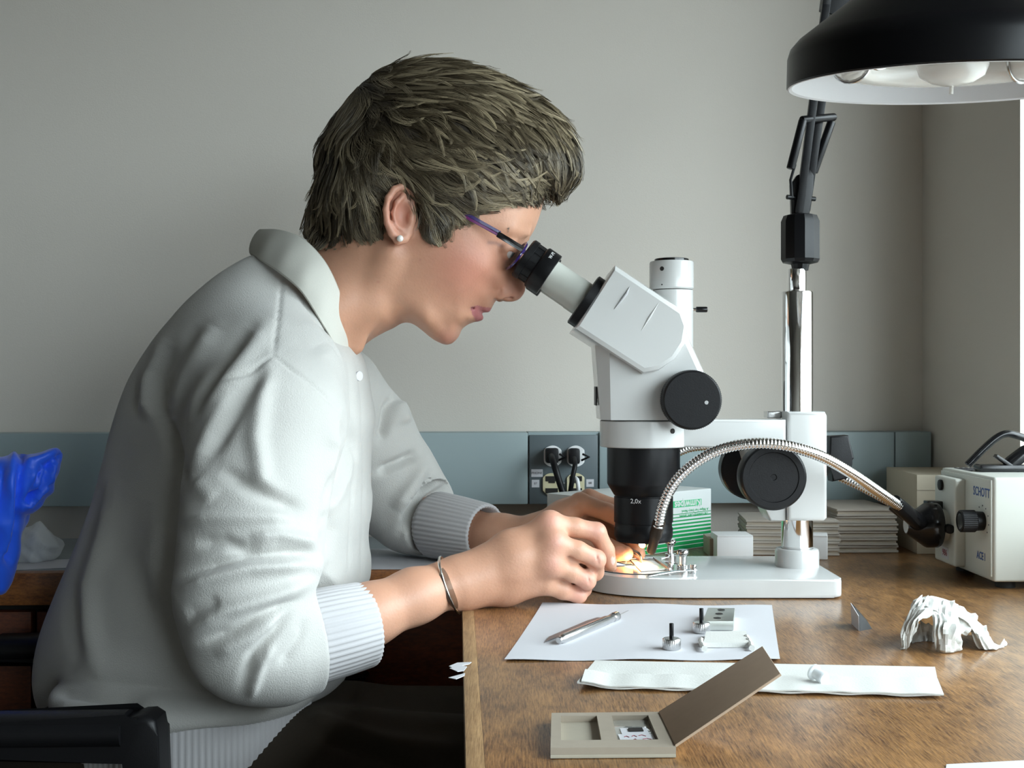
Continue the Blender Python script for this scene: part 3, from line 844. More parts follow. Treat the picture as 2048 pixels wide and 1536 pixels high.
for px, py, r_ in ((1323, 537, 0.0024), (1323, 569, 0.0008)):
    q = P(px, py, DM + 0.022 - 0.021); rad = Vector((q.x - c2.x, q.y - c2.y, 0)).normalized()
    bm = BM(); cyl(bm, Vector((c2.x, c2.y, q.z)) + rad * 0.0236, Vector((c2.x, c2.y, q.z)) + rad * 0.02415, r_, seg=16); obj('collar_screw', bm, M_dark, cl)
q = P(1386, 619, DM + 0.022)
bm = BM(); cyl(bm, q, q + Vector((0.004, 0, 0)), 0.0017, seg=12); lv = obj('lever_stem', bm, M_chrome, tn)
bm = BM(); cyl(bm, q + Vector((0.003, 0, 0)), q + Vector((0.0155, 0, 0)), 0.0031, seg=20, bevel=0.001); obj('lever_grip', bm, M_blackg, tn)
# zoom knobs
zk = P(1385, 800, 1.205)
bm = BM(); knob(bm, (zk.x, 1.226, zk.z), (0, -1, 0), 0.0300, 0.021, False, True); zkn = obj('zoom_knob', bm, M_black, ms)
bm = BM(); sc = P(1413, 805, 1.2045); cyl(bm, (sc.x, 1.2052, sc.z), (sc.x, 1.2044, sc.z), 0.0020, seg=16); obj('knob_screw', bm, M_steel, zkn)
bm = BM(); knob(bm, (zk.x, 1.326, zk.z), (0, 1, 0), 0.0300, 0.021, False, True); obj('zoom_knob', bm, M_black, ms)
bm = BM(); cyl(bm, (zk.x, 1.222, zk.z), (zk.x, 1.330, zk.z), 0.012); obj('zoom_shaft', bm, M_steel, ms)

# ------------------------------------------------------------------ desk lamp standing in the post top
lp = thing('desk_lamp', 'black round task lamp on a spring arm above the microscope', 'lamp', (pc.x, pc.y, ztop))
bm = BM(); cyl(bm, (pc.x, pc.y, ztop), (pc.x, pc.y, P(1600, 538, DP).z), 0.0097, seg=40, bevel=0.0008); obj('stem', bm, M_chrome, lp)
zb_ = P(1600, 540, DP).z
bm = BM(); hx = P(1600.5, 480, DP).x
def zz(py): return P(1600, py, DP).z - zb_
lathe(bm, [(0, zz(541)), (0.0085, zz(541)), (0.010, zz(529)), (0.019, zz(525)), (0.0208, zz(519)), (0.0208, zz(444)), (0.018, zz(432)), (0.012, zz(429)), (0, zz(429))], (hx, DP, zb_), ZZ, 12); obj('swivel_holder', bm, M_blackm, lp, angle=25)
def bar(pts, w_, t_, m, name, d=DP):
    bm = BM(); pv = [P(x, y, dd) for x, y, dd in pts]
    for a, b_ in zip(pv[:-1], pv[1:]):
        dr = (b_ - a).normalized(); sd = dr.cross(YY).normalized()
        box(bm, (a + b_) / 2, (w_, t_, (b_ - a).length + 0.002), (sd, dr.cross(sd), dr), 0.0008)
    return obj(name, bm, m, lp)
bar([(1598, 425, 1.28), (1628, 190, 1.275), (1652, 10, 1.27), (1662, -70, 1.268)], 0.0085, 0.006, M_blackm, 'arm_bar')
bar([(1612, 420, 1.295), (1645, 190, 1.29), (1671, 10, 1.285), (1681, -70, 1.283)], 0.0085, 0.006, M_blackm, 'arm_bar')
bar([(1584, 395, 1.28), (1581, 360, 1.28), (1590, 330, 1.28)], 0.003, 0.002, M_blackm, 'spring_hook')
bm = BM(); cyl(bm, P(1581, 338, 1.272), P(1606, 240, 1.270), 0.0046, seg=18, bevel=0.001); obj('spring_sleeve', bm, M_blackm, lp)
bm = BM(); cyl(bm, P(1627, 345, 1.297), P(1663, 243, 1.294), 0.0046, seg=18, bevel=0.001); obj('spring_sleeve', bm, M_blackm, lp)
bm = BM(); cyl(bm, P(1603, 240, 1.270), P(1669, 234, 1.294), 0.0042, seg=18, bevel=0.001); obj('spring_bolt', bm, M_blackm, lp)
bm = BM(); prism_px(bm, [(1582, 432), (1580, 370), (1592, 352), (1618, 340), (1626, 352), (1624, 380), (1617, 432)], 0.0, 0.004, 0.001, d=DP); obj('arm_bracket', bm, M_blackm, lp)
bm = BM(); cyl(bm, P(1574, 394, 1.28), P(1630, 398, 1.29), 0.0025, seg=12); obj('bracket_screw', bm, M_blackm, lp)
# elbow above the frame and the upper arm to the shade
bm = BM(); prism_px(bm, [(1640, 20), (1655, -90), (1700, -110), (1715, -60), (1700, 20), (1672, 40)], 0.0, 0.006, 0.001, d=1.277); obj('elbow_plate', bm, M_blackm, lp)
LC = P(1903, 168, 0.95)                      # centre of the shade opening
tilt = math.radians(-8.0)
LAX = Vector((0.02, math.sin(-tilt), math.cos(tilt))).normalized()   # shade axis, upwards and leaning away
LAX = Vector((0.0, -0.112, 0.99)).normalized()
for dx_ in (0, 0.016):
    bm = BM(); a_, b_ = P(1675, -75, 1.275) + Vector((dx_, 0, 0)), LC + LAX * 0.135 + Vector((dx_ - 0.008, 0, 0)); dr = (b_ - a_).normalized(); sd = dr.cross(ZZ).normalized()
    box(bm, (a_ + b_) / 2, (0.006, 0.0085, (b_ - a_).length), (sd, dr.cross(sd), dr), 0.0008); obj('upper_arm_bar', bm, M_blackm, lp)
bm = BM()
R_ = 0.1275
lathe(bm, [(R_ - 0.0035, 0.0), (R_ - 0.001, -0.001), (R_, 0.0), (R_, 0.022), (R_ - 0.002, 0.029), (R_ - 0.008, 0.036), (0.075, 0.070), (0.052, 0.084), (0.046, 0.092), (0.044, 0.118), (0.036, 0.126), (0, 0.127)], LC, LAX, 96)
sh = obj('shade', bm, M_blackm, lp)
bm = BM()
lathe(bm, [(R_ - 0.0009, -0.0012), (R_ - 0.0020, -0.0016), (R_ - 0.0042, -0.0004), (R_ - 0.006, 0.010), (R_ - 0.010, 0.026), (0.070, 0.060), (0, 0.062)], LC, LAX, 96); obj('reflector', bm, M_refl, lp)
x_, y_, z_ = frame_from(LAX, YY)
bm = BM(); pth = [LC + LAX * 0.022 + (x_ * math.cos(2 * math.pi * i / 60) + y_ * math.sin(2 * math.pi * i / 60)) * 0.079 for i in range(59)]
tube(bm, pth, 0.0145, 14); obj('ring_tube', bm, M_bulb, lp)
bm = BM(); lathe(bm, [(0, -0.004), (0.006, -0.0035), (0.016, -0.001), (0.0245, 0.004), (0.0275, 0.012), (0.026, 0.03), (0.018, 0.05), (0.014, 0.062)], LC + LAX * 0.002, LAX, 40); bl = obj('bulb', bm, M_bulb, lp)
bm = BM(); cyl(bm, LC - LAX * 0.008, LC - LAX * 0.001, 0.0016, seg=10); obj('bulb_tip', bm, M_bulb, bl)
for ang in (-62, 62, 118, 242):
    a = math.radians(ang); rd = x_ * math.sin(a) - y_ * math.cos(a)
    cc = LC + LAX * 0.022 + rd * 0.079; bm = BM(); pp = []
    for i in range(15):
        b2 = math.radians(-40 - 200 * i / 14 + 10); pp.append(cc + rd * math.cos(b2) * 0.0158 + LAX * math.sin(b2) * 0.0158)
    tube(bm, [pp[0] + LAX * 0.02] + pp if False else pp, 0.0014, 8); obj('tube_clip', bm, M_steel, lp)

# ------------------------------------------------------------------ fibre light guide and its light source
lg = thing('gooseneck_light_guide', 'chrome twin gooseneck light guide arching over the microscope base', 'light guide', (0.45, 1.35, TZ))
def goose(path, r, name):
    pts = catmull(path, 14)
    # resample evenly and add ribs
    q = [np.array(p) for p in pts]; s = np.concatenate([[0], np.cumsum([np.linalg.norm(b_ - a) for a, b_ in zip(q[:-1], q[1:])])])
    pitch = 0.0034; n_ = int(s[-1] / pitch) * 4
    t = np.linspace(0, s[-1], n_); q = np.array(q)
    pp = np.stack([np.interp(t, s, q[:, i]) for i in range(3)], 1)
    rr = [r * (0.93 + (0.07, 0.085, 0.04, -0.10)[i % 4]) for i in range(n_)]
    bm = BM(); tube(bm, [Vector(v) for v in pp], rr, 16); return obj(name, bm, M_chrome, lg, angle=None), pp
CY, CZh = 1.352, CZ - 0.159
cpl = Vector((0.489, CY, CZh))
tipn = P(1302, 1103, 1.243)
near = [P(1316, 1054, 1.218), P(1326, 1010, 1.212), P(1348, 966, 1.206), P(1390, 926, 1.200), P(1445, 898, 1.192), P(1510, 887, 1.180), P(1575, 892, 1.180), P(1640, 912, 1.195), P(1700, 945, 1.225), P(1755, 982, 1.265), P(1798, 1012, 1.30)]
goose(near, 0.0056, 'gooseneck')
far = [P(1302, 1042, 1.354), P(1308, 990, 1.385), P(1328, 930, 1.402), P(1375, 897, 1.41), P(1450, 893, 1.415), P(1540, 905, 1.42), P(1640, 938, 1.42), P(1720, 972, 1.405), P(1795, 1012, 1.375)]
goose(far, 0.0056, 'gooseneck')
def nozzle(a, b_, name='nozzle'):
    bm = BM(); d_ = (b_ - a); L = d_.length
    lathe(bm, [(0, 0), (0.0062, 0), (0.0066, 0.002), (0.0066, L * 0.45), (0.0052, L * 0.55), (0.0048, L - 0.001), (0.0044, L), (0.0036, L), (0.0034, L - 0.0015)], a, d_, 28)
    nz = obj(name, bm, mat('nozzle_dark_bronze', (0.05, 0.035, 0.025), 0.3, 0.6, noise=0.1), lg)
    bm = BM(); lathe(bm, [(0, L - 0.0012), (0.0037, L - 0.0012), (0.0037, L - 0.0022)], a, d_, 24)
    le = obj('lit_lens', bm, M_lit, nz)
    return nz
def lit_mat():
    m = bpy.data.materials.new('fibre_end_lit'); m.use_nodes = True; nt = m.node_tree
    b = nt.nodes['Principled BSDF']; b.inputs['Base Color'].default_value = (1, 0.8, 0.5, 1)
    b.inputs['Emission Color'].default_value = (1.0, 0.74, 0.42, 1); b.inputs['Emission Strength'].default_value = 60
    n = nt.nodes.new('ShaderNodeTexNoise'); n.inputs['Scale'].default_value = 2000
    mr = nt.nodes.new('ShaderNodeMapRange'); mr.inputs['To Min'].default_value = 45; mr.inputs['To Max'].default_value = 75
    nt.links.new(n.outputs['Fac'], mr.inputs['Value']); nt.links.new(mr.outputs['Result'], b.inputs['Emission Strength'])
    return m
M_lit = lit_mat()
SPEC = Vector((sc_.x + 0.004, sc_.y, BT + 0.002))
nozzle(P(1319, 1042, 1.2165), tipn)
tipf = P(1284, 1090, 1.299)
nozzle(P(1302, 1050, 1.356), tipf)
for tp, aim, pw in ((tipn, SPEC + Vector((-0.004, 0, 0)), 4.2), (tipf, SPEC, 4.6)):
    ld = bpy.data.lights.new('fibre_light', 'SPOT'); ld.energy = pw; ld.color = (1.0, 0.55, 0.22); ld.spot_size = math.radians(46); ld.spot_blend = 0.6; ld.shadow_soft_size = 0.003
    lo_ = bpy.data.objects.new('fibre_light', ld); COL.objects.link(lo_)
    dv = (aim - tp).normalized(); lo_.location = tp + dv * 0.0015
    lo_.rotation_euler = dv.to_track_quat('-Z', 'Y').to_euler()
# black sleeves and the coupling cone
bm = BM(); cyl(bm, P(1788, 1003, 1.297), P(1838, 1046, 1.335), 0.0078, 0.0095, seg=28, bevel=0.001); obj('sleeve', bm, M_blackg, lg)
bm = BM(); cyl(bm, P(1785, 1008, 1.378), P(1838, 1046, 1.365), 0.0078, 0.0095, seg=28, bevel=0.001); obj('sleeve', bm, M_blackg, lg)
cx0 = P(1812, 1055, CY).x
bm = BM(); lathe(bm, [(0, 0), (0.0095, 0), (0.0105, 0.001), (0.0245, 0.021), (0.0252, 0.023), (0.0252, 0.034), (0.0242, 0.036), (0.0, 0.036)], (cx0, CY, CZh), (1, 0, 0), 48); cn = obj('coupling_cone', bm, M_blackg, lg)
bm = BM(); cyl(bm, (cx0 - 0.0004, CY, CZh), (cx0 + 0.001, CY, CZh), 0.0088, seg=28); obj('cone_end_cap', bm, M_steel, cn)
bm = BM(); cyl(bm, (cx0 + 0.036, CY, CZh), (0.488, CY, CZh), 0.0178, seg=40); obj('coupling_tube', bm, M_cream, lg)
bm = BM(); q = P(1884, 1057, CY - 0.019); cyl(bm, (cx0 + 0.0405, CY - 0.0165, q.z), (cx0 + 0.0405, CY - 0.027, q.z), 0.0052, seg=20, bevel=0.0015); obj('thumb_screw', bm, M_black, lg)
bm = BM(); a_ = P(1672, 873, 1.36)
prism_px(bm, [(1656, 872), (1692, 870), (1703, 915), (1696, 925), (1694, 955), (1660, 962), (1658, 930), (1654, 915)], 0.0, 0.011, 0.002, d=1.395); obj('hose_clamp', bm, M_black, lg)

ls = thing('fibre_light_source', 'pale cream fibre optic light source box with black dial and carry handle', 'light source', (0.6, 1.32, TZ))
XF, Y0, Y1 = 0.502, 1.250, 1.402
ZT_, ZB_ = CZ - 0.0974, TZ + 0.008
bm = BM(); box(bm, ((XF + 0.75) / 2, (Y0 + Y1) / 2, (ZT_ + ZB_) / 2), (0.75 - XF, Y1 - Y0, ZT_ - ZB_), bevel=0.003, seg=3); obj('housing', bm, M_cream, ls)
bm = BM(); box(bm, (XF - 0.0005, (Y0 + Y1) / 2, (ZT_ + ZB_) / 2 + 0.001), (0.003, Y1 - Y0 - 0.006, ZT_ - ZB_ - 0.008), bevel=0.0006); fp = obj('front_panel', bm, M_cream, ls)
bm = BM(); box(bm, (XF - 0.0075, 1.3545, CZ - 0.1535), (0.013, 0.063, 0.097), bevel=0.003, seg=3); lm = obj('lamp_module', bm, M_cream, ls)
bm = BM(); ky, kz = 1.275, CZ - 0.1456
lathe(bm, [(0, 0), (0.0100, 0), (0.0105, 0.008), (0.0116, 0.009), (0.0116, 0.0235), (0.0105, 0.0245), (0.0085, 0.0245), (0.0083, 0.0238), (0, 0.0238)], (XF - 0.002, ky, kz), (-1, 0, 0), 120, rib=lambda a, r, h: 1 + (0.02 * math.cos(40 * a) if r > 0.0112 else 0)); dk = obj('dimmer_knob', bm, M_black, ls)
bm = BM(); cyl(bm, (XF - 0.0262, ky, kz), (XF - 0.0255, ky, kz), 0.0080, seg=28); obj('knob_cap', bm, M_steel, dk)
for i in range(9):
    a = math.radians(-130 + 260 * i / 8); bm = BM()
    box(bm, (XF - 0.0022, ky - math.sin(a) * 0.0165, kz + math.cos(a) * 0.0165), (0.0004, 0.0014, 0.0014)); obj('dial_mark', bm, M_inkg, fp)
NX = Vector((0, -1, 0))
text_obj('maker_lettering', 'SCHOTT', 0.0135, (XF - 0.0022, 1.278, CZ - 0.1155), NX, ZZ, M_ink, fp, sx=0.85, bold=0.0002)
text_obj('model_lettering', 'ACE I', 0.0115, (XF - 0.0022, 1.279, CZ - 0.1835), NX, ZZ, M_ink, fp, sx=0.85, bold=0.0002)
bm = BM(); cyl(bm, (XF - 0.014, 1.362, CZ - 0.1145), (XF - 0.0175, 1.362, CZ - 0.1145), 0.0062, seg=24, bevel=0.001); obj('module_screw', bm, M_black, ls)
bm = BM(); box(bm, (XF - 0.023, 1.365, CZ - 0.1372), (0.018, 0.014, 0.009), bevel=0.0015); obj('latch', bm, M_blackg, ls)
bm = BM(); box(bm, (XF - 0.0142, 1.352, CZ - 0.190), (0.0004, 0.022, 0.013)); st = obj('sticker', bm, M_paper, lm)
text_obj('sticker_lettering', '986', 0.010, (XF - 0.0146, 1.352, CZ - 0.190), NX, ZZ, M_inkr, lm)
for x_, y_ in ((XF + 0.02, Y0 + 0.02), (XF + 0.02, Y1 - 0.02), (0.73, Y0 + 0.02), (0.73, Y1 - 0.02)):
    bm = BM(); cyl(bm, (x_, y_, TZ), (x_, y_, ZB_ + 0.001), 0.010, seg=20); obj('rubber_foot', bm, M_rubber, ls)
for i in range(8):
    bm = BM(); box(bm, (XF + 0.012 + i * 0.006, Y1 - 0.035, ZT_ + 0.0002), (0.0025, 0.05, 0.0006)); obj('vent_slot', bm, M_inkg, ls)
bm = BM(); box(bm, (XF + 0.052, Y0 + 0.085, ZT_ + 0.004), (0.075, 0.022, 0.008), bevel=0.003); obj('handle_foot', bm, M_blackg, ls)
bm = BM(); tube(bm, catmull([P(1935, 930, 1.37), P(1965, 900, 1.37), P(1990, 878, 1.37), P(2010, 868, 1.37), P(2030, 870, 1.37), P(2060, 882, 1.37), P(2110, 915, 1.36), P(2125, 932, 1.35)], 8), 0.0042, 14); obj('carry_handle', bm, M_blackg, ls)
bm = BM(); tube(bm, [P(2012, 940, 1.335), P(2022, 926, 1.335), P(2050, 905, 1.335), P(2080, 890, 1.335)], [0.006, 0.008, 0.008, 0.006], 14); obj('handle_grip', bm, M_blackg, ls)
bm = BM(); a_, b_ = P(1990, 911, 1.33), P(2036, 942, 1.33); dr = (b_ - a_).normalized(); sd = dr.cross(YY)
box(bm, (a_ + b_) / 2, (0.004, 0.008, (b_ - a_).length), (sd, YY, dr), 0.0008); obj('handle_lock', bm, M_blackg, ls)
# ------------------------------------------------------------------ things at the back of the table
def boxpoly(name, corners, h, m, label=None, cat=None, bevel=0.0006, parent=None, z0=TZ, group=None):
    bm = BM(); pts = [Vector((c[0], c[1], z0)) for c in corners]
    prism(bm, pts, (0, 0, 0), (0, 0, h), bevel)
    o = obj(name, bm, m, parent)
    if label: tag(o, label, cat, group)
    return o
# wipes carton (stands upside down)
K0 = Vector((0.2635, 1.589, TZ)); ku = Vector((-0.743, -0.669, 0)).normalized(); kv = Vector((-0.669, 0.743, 0)).normalized()
KL, KW, KH = 0.21, 0.094, 0.0765
kx = thing('wipes_carton', 'green and white striped wipes carton standing upside down behind the objective', 'carton', K0 + ku * KL / 2 + kv * KW / 2)
bm = BM(); prism(bm, [K0, K0 + ku * KL, K0 + ku * KL + kv * KW, K0 + kv * KW], (0, 0, 0), (0, 0, KH), 0.0012); obj('carton_body', bm, M_boxw, kx)
nf = -kv
def strip(z0, z1, m, a=0.0006, b_=KL - 0.0006, name='printed_stripe'):
    bm = BM(); p = [K0 + ku * a + ZZ * z0, K0 + ku * b_ + ZZ * z0, K0 + ku * b_ + ZZ * z1, K0 + ku * a + ZZ * z1]
    prism(bm, p, nf * 0.0, nf * 0.00025); obj(name, bm, m, kx)
# lower part: solid green with white gaps that thin out upwards
zs = 0.0012
for i in range(10):
    th = 0.0046 - 0.00042 * i; gap = 0.0010 + 0.00028 * i
    strip(zs, zs + th, M_green); zs += th + gap
bm = BM(); strip(KH - 0.0125 - 0.0085, KH - 0.0125, M_greenl, 0.020, 0.105, 'printed_band')
tz_ = KH - 0.0175
text_obj('brand_lettering', 'Kimwipes', 0.0135, K0 + ku * 0.021 + ZZ * tz_ + nf * 0.0004, ku * 1, -ZZ, M_boxw, kx, align='LEFT', bold=0.0003)
text_obj('small_lettering', 'A Wiper For Every Need.', 0.0052, K0 + ku * 0.006 + ZZ * (KH - 0.0265) + nf * 0.0004, ku, -ZZ, M_greenl, kx, align='LEFT')
text_obj('small_lettering', 'The Kimberly-Clark System.', 0.0052, K0 + ku * 0.006 + ZZ * (KH - 0.0325) + nf * 0.0004, ku, -ZZ, M_greenl, kx, align='LEFT')

# two stacks of grey slide folders
random.seed(4)
def folder(c, ang, w_, d_, z0, h, label, group):
    bm = BM(); X = Vector((math.cos(ang), math.sin(ang), 0)); Y = Vector((-math.sin(ang), math.cos(ang), 0))
    t = thing('slide_folder', label, 'folder', (c.x, c.y, z0), group)
    th = h * 0.30
    for k_, zz_ in (('back_board', z0), ('front_board', z0 + h - th)):
        bm = BM(); box(bm, (c.x, c.y, zz_ + th / 2), (w_, d_, th), (X, Y, ZZ), 0.0005); obj(k_, bm, M_card2, t)
    bm = BM(); box(bm, (c.x, c.y, z0 + h / 2), (w_ - 0.003, d_ - 0.003, h - 2 * th + 0.0002), (X, Y, ZZ)); obj('slide_tray', bm, M_card, t)
    return t
names = ['lowest', 'second lowest', 'third', 'fourth', 'fifth', 'sixth', 'topmost']
hf = 0.0088
cA = Vector((0.355, 1.548, 0)); 
for i in range(5):
    folder(cA + Vector((random.uniform(-.001, .001), random.uniform(-.001, .001), 0)), math.radians(-4 + random.uniform(-1, 1)), 0.115, 0.095, TZ + 0.0004 + i * hf, hf - 0.0004,
           'grey card slide folder, %s of the stack behind the small white box' % (names[i] if i < 4 else 'topmost'), 'slide folders in the shorter stack')
cB = Vector((0.436, 1.585, 0))
for i in range(6):
    folder(cB + Vector((random.uniform(-.002, .002) + 0.012, random.uniform(-.001, .001), 0)), math.radians(1.5 + random.uniform(-1.2, 1.2)), 0.078, 0.125, TZ + 0.0004 + i * 0.0093, 0.0089,
           'grey card slide folder, %s of the stack behind the chrome post' % (names[i] if i < 5 else 'topmost'), 'slide folders in the taller stack')
def small_box(px0, px1, py_b, py_t, depth, ang, label, flip):
    a = T(px0, py_b); w_ = (px1 - px0) * a.y / F; h = (py_b - py_t) * a.y / F
    t = thing('small_carton', label, 'box', (a.x + w_ / 2, a.y + depth / 2, TZ))
    X = Vector((math.cos(ang), math.sin(ang), 0)); Y = Vector((-math.sin(ang), math.cos(ang), 0))
    c = a + X * w_ / 2 + Y * depth / 2
    bm = BM(); box(bm, (c.x, c.y, TZ + h / 2), (w_, depth, h), (X, Y, ZZ), 0.0012); obj('carton_body', bm, M_smallbox, t)
    bm = BM(); box(bm, (c.x, c.y, TZ + h - 0.0003), (w_ - 0.001, depth + 0.0009, 0.0016), (X, Y, ZZ), 0.0005); obj('lid_flap', bm, M_smallbox, t)
small_box(1434, 1507, 1119, 1072, 0.042, math.radians(1), 'small white square carton in front of the shorter folder stack', 0)
small_box(1612, 1654, 1118, 1071, 0.046, math.radians(-14), 'small white square carton half hidden by the chrome post', 1)
bm = BM(); q = T(1426, 1112); box(bm, (q.x, q.y + 0.02, TZ + 0.011), (0.010, 0.05, 0.022), bevel=0.0006); tag(obj('card_sleeve', bm, M_card), 'narrow grey card sleeve beside the small white carton', 'sleeve')
# beige carton behind the light source
cb = thing('beige_carton', 'plain beige carton behind the light source box', 'carton', (0.56, 1.58, TZ))
c_l, c_m = T(1773, 1079), T(1834, 1108)
vd = Vector((c_m.x - c_l.x, c_m.y - c_l.y, 0)); vr = Vector((-vd.y, vd.x, 0)).normalized()
if vr.x < 0: vr = -vr
hb = 0.105
ca = Vector((c_l.x, c_l.y, TZ)); cm = Vector((c_m.x, c_m.y, TZ))
hb = (1079 - 934) * c_l.y / F
bm = BM(); prism(bm, [ca, cm, cm + vr * 0.115, ca + vr * 0.115], (0, 0, 0), (0, 0, hb), 0.0008); obj('carton_body', bm, M_carton, cb)
bm = BM(); prism(bm, [cm - vd * 0.02, cm + vr * 0.115 - vd * 0.02, cm + vr * 0.115 + vd * 0.004, cm + vd * 0.004], (0, 0, hb - 0.020), (0, 0, hb - 0.0192), 0.0); obj('flap_edge', bm, M_card, cb)
bm = BM(); prism(bm, [ca + vd * 0.002, cm + vd * 0.004, cm + vr * 0.115 + vd * 0.004, cm + vr * 0.115], (0, 0, hb * 0.46), (0, 0, hb * 0.46 + 0.0006)); obj('lid_seam', bm, M_dark, cb)

# ------------------------------------------------------------------ things on the front of the table
def sheet(name, corners, label, cat, m, t=0.00035, nx=28, ny=14, wav=None, parent=None, z0=0.0):
    """thin paper with a gentle wave: corners far-left, far-right, near-right, near-left (world points on the table)"""
    V, Q = [], []
    A, B, C, D = [np.array(c) for c in corners]
    for top in (1, 0):
        for j in range(ny + 1):
            for i in range(nx + 1):
                s, u = i / nx, j / ny
                p = (A * (1 - s) + B * s) * (1 - u) + (D * (1 - s) + C * s) * u
                z = TZ + z0 + 0.0004 + (wav(s, u) if wav else 0) + (t if top else 0)
                V.append((p[0], p[1], z))
    n_ = (nx + 1) * (ny + 1)
    idx = lambda i, j, tp: (0 if tp else n_) + j * (nx + 1) + i
    for j in range(ny):
        for i in range(nx):
            Q.append((idx(i, j, 1), idx(i, j + 1, 1), idx(i + 1, j + 1, 1), idx(i + 1, j, 1)))
            Q.append((idx(i, j, 0), idx(i + 1, j, 0), idx(i + 1, j + 1, 0), idx(i, j + 1, 0)))
    for i in range(nx):
        Q.append((idx(i, 0, 1), idx(i + 1, 0, 1), idx(i + 1, 0, 0), idx(i, 0, 0)))
        Q.append((idx(i, ny, 1), idx(i, ny, 0), idx(i + 1, ny, 0), idx(i + 1, ny, 1)))
    for j in range(ny):
        Q.append((idx(0, j, 1), idx(0, j, 0), idx(0, j + 1, 0), idx(0, j + 1, 1)))
        Q.append((idx(nx, j, 1), idx(nx, j + 1, 1), idx(nx, j + 1, 0), idx(nx, j, 0)))
    o = npmesh(name, np.array(V), np.array(Q), m, parent, angle=60)
    if label: tag(o, label, cat)
    return o
sheet('paper_sheet', [T(1085, 1209), T(1544, 1214), T(1560, 1322), T(1009, 1323)], 'white sheet of paper under the pin vise and the thumbscrews', 'paper', M_paper,
      wav=lambda s, u: 0.0014 * (0.5 + 0.5 * math.sin(s * 14 + 1)) * (abs(u - 0.5) * 2) ** 3)
# folded paper towel strip
ts = thing('paper_towel_strip', 'long folded white paper towel strip behind the open slide holder', 'paper towel', T(1520, 1365))
tz0 = 0.0
a, b_, c_, d_ = T(1190, 1328), T(1870, 1341), T(1881, 1398), T(1154, 1380)
wv = lambda s, u: 0.0012 + (0.003 * max(0, 1 - s * 14) * u) + 0.0005 * math.sin(s * 40) * u
sheet('towel_layer', [a, b_, c_, d_], None, None, M_tissue, t=0.0012, nx=60, ny=10, wav=wv, parent=ts)
m1, m2, = a.lerp(d_, 0.56), b_.lerp(c_, 0.46)
sheet('towel_layer', [m1 + (d_ - a) * 0.01, m2, c_ + Vector((0.002, -0.001, 0)), d_ + Vector((0.003, -0.001, 0))], None, None, M_tissue, t=0.0009, nx=60, ny=4, wav=lambda s, u: 0.0025 + (0.003 * max(0, 1 - s * 14)) + 0.0003 * math.sin(s * 55), parent=ts)
# sheet corner at the lower right edge
sheet('notepaper', [T(1893, 1531), T(2090, 1521), T(2110, 1600), T(1880, 1610)], 'corner of a pale sheet at the very front of the table', 'paper', M_paper, nx=6, ny=4)
# pin vise with needle
pv = thing('pin_vise', 'knurled silver pin vise with a fine needle lying on the white paper', 'pin vise', T(1170, 1258, 0.004))
q0, q1 = T(1117, 1281, 0.0045), T(1236, 1231, 0.0045)
L = (q1 - q0).length
bm = BM(); lathe(bm, [(0, 0), (0.0024, 0), (0.0030, 0.001), (0.0030, 0.004), (0.0024, 0.0045), (0.0034, 0.006), (0.0042, 0.009), (0.0042, L * 0.78), (0.0036, L * 0.80), (0.0036, L * 0.9), (0.0043, L * 0.905), (0.0043, L * 0.975), (0.002, L), (0, L)], q0, q1 - q0, 28); obj('handle', bm, M_steel, pv)
bm = BM(); dn = (q1 - q0).normalized(); n1_ = T(1257, 1221, 0.002); cyl(bm, q1, n1_, 0.0004, 0.0002, seg=8); obj('needle', bm, M_steel, pv)
q2, q3 = T(1093, 1283, 0.002), T(1222, 1229, 0.003)  # added dark strip, standing in for the vise's darker reflecting side
bm = BM(); dr = (q3 - q2); sd = dr.cross(ZZ).normalized()
off_ = -sd * 0.004 if (-sd).y > 0 else sd * 0.004
dirp = dr.normalized(); lft = Vector((-dirp.y, dirp.x, 0))
bl_ = [q2 + lft * 0.001, q2 + dr * 0.15 + lft * 0.0075, q2 + dr * 0.75 + lft * 0.0095, q2 + dr * 0.9 + lft * 0.008, q2 + dr * 0.9 + lft * 0.004, q2 + dr * 0.1 + lft * 0.001]
for p in bl_: p.z = TZ + 0.0012
prism(bm, bl_, (0, 0, 0), (0, 0, 0.0007)); tag(obj('vise_dark_strip', bm, mat('dark_strip_grey', (0.28, 0.28, 0.29), 0.45, 0.8, noise=0.05)), 'dark strip added along the pin vise for its dark reflecting half', 'strip')
# drilled metal plate and two thumbscrews
mp_ = thing('drilled_plate', 'small aluminium plate with three holes on the white paper', 'plate', T(1438, 1240))
cs = [T(1415, 1216, 0.009), T(1470, 1217, 0.009), T(1467, 1243, 0.009), T(1405, 1243, 0.009)]
bm = BM(); prism(bm, [Vector((c.x, c.y, TZ + 0.001)) for c in cs], (0, 0, 0), (0, 0, 0.0085), 0.0012); obj('plate_body', bm, mat('aluminium', (0.60, 0.62, 0.58), 0.32, 0.9, noise=0.03), mp_)
for s_, u_ in ((0.52, 0.18), (0.48, 0.48), (0.45, 0.8)):
    c = cs[0].lerp(cs[1], s_).lerp(cs[3].lerp(cs[2], s_), u_)
    bm = BM(); lathe(bm, [(0, 0.0001), (0.0024, 0.0001), (0.0032, 0.0004), (0.0034, 0.0001)], Vector((c.x, c.y, TZ + 0.0095)), ZZ, 20); obj('plate_hole', bm, M_dark, mp_)
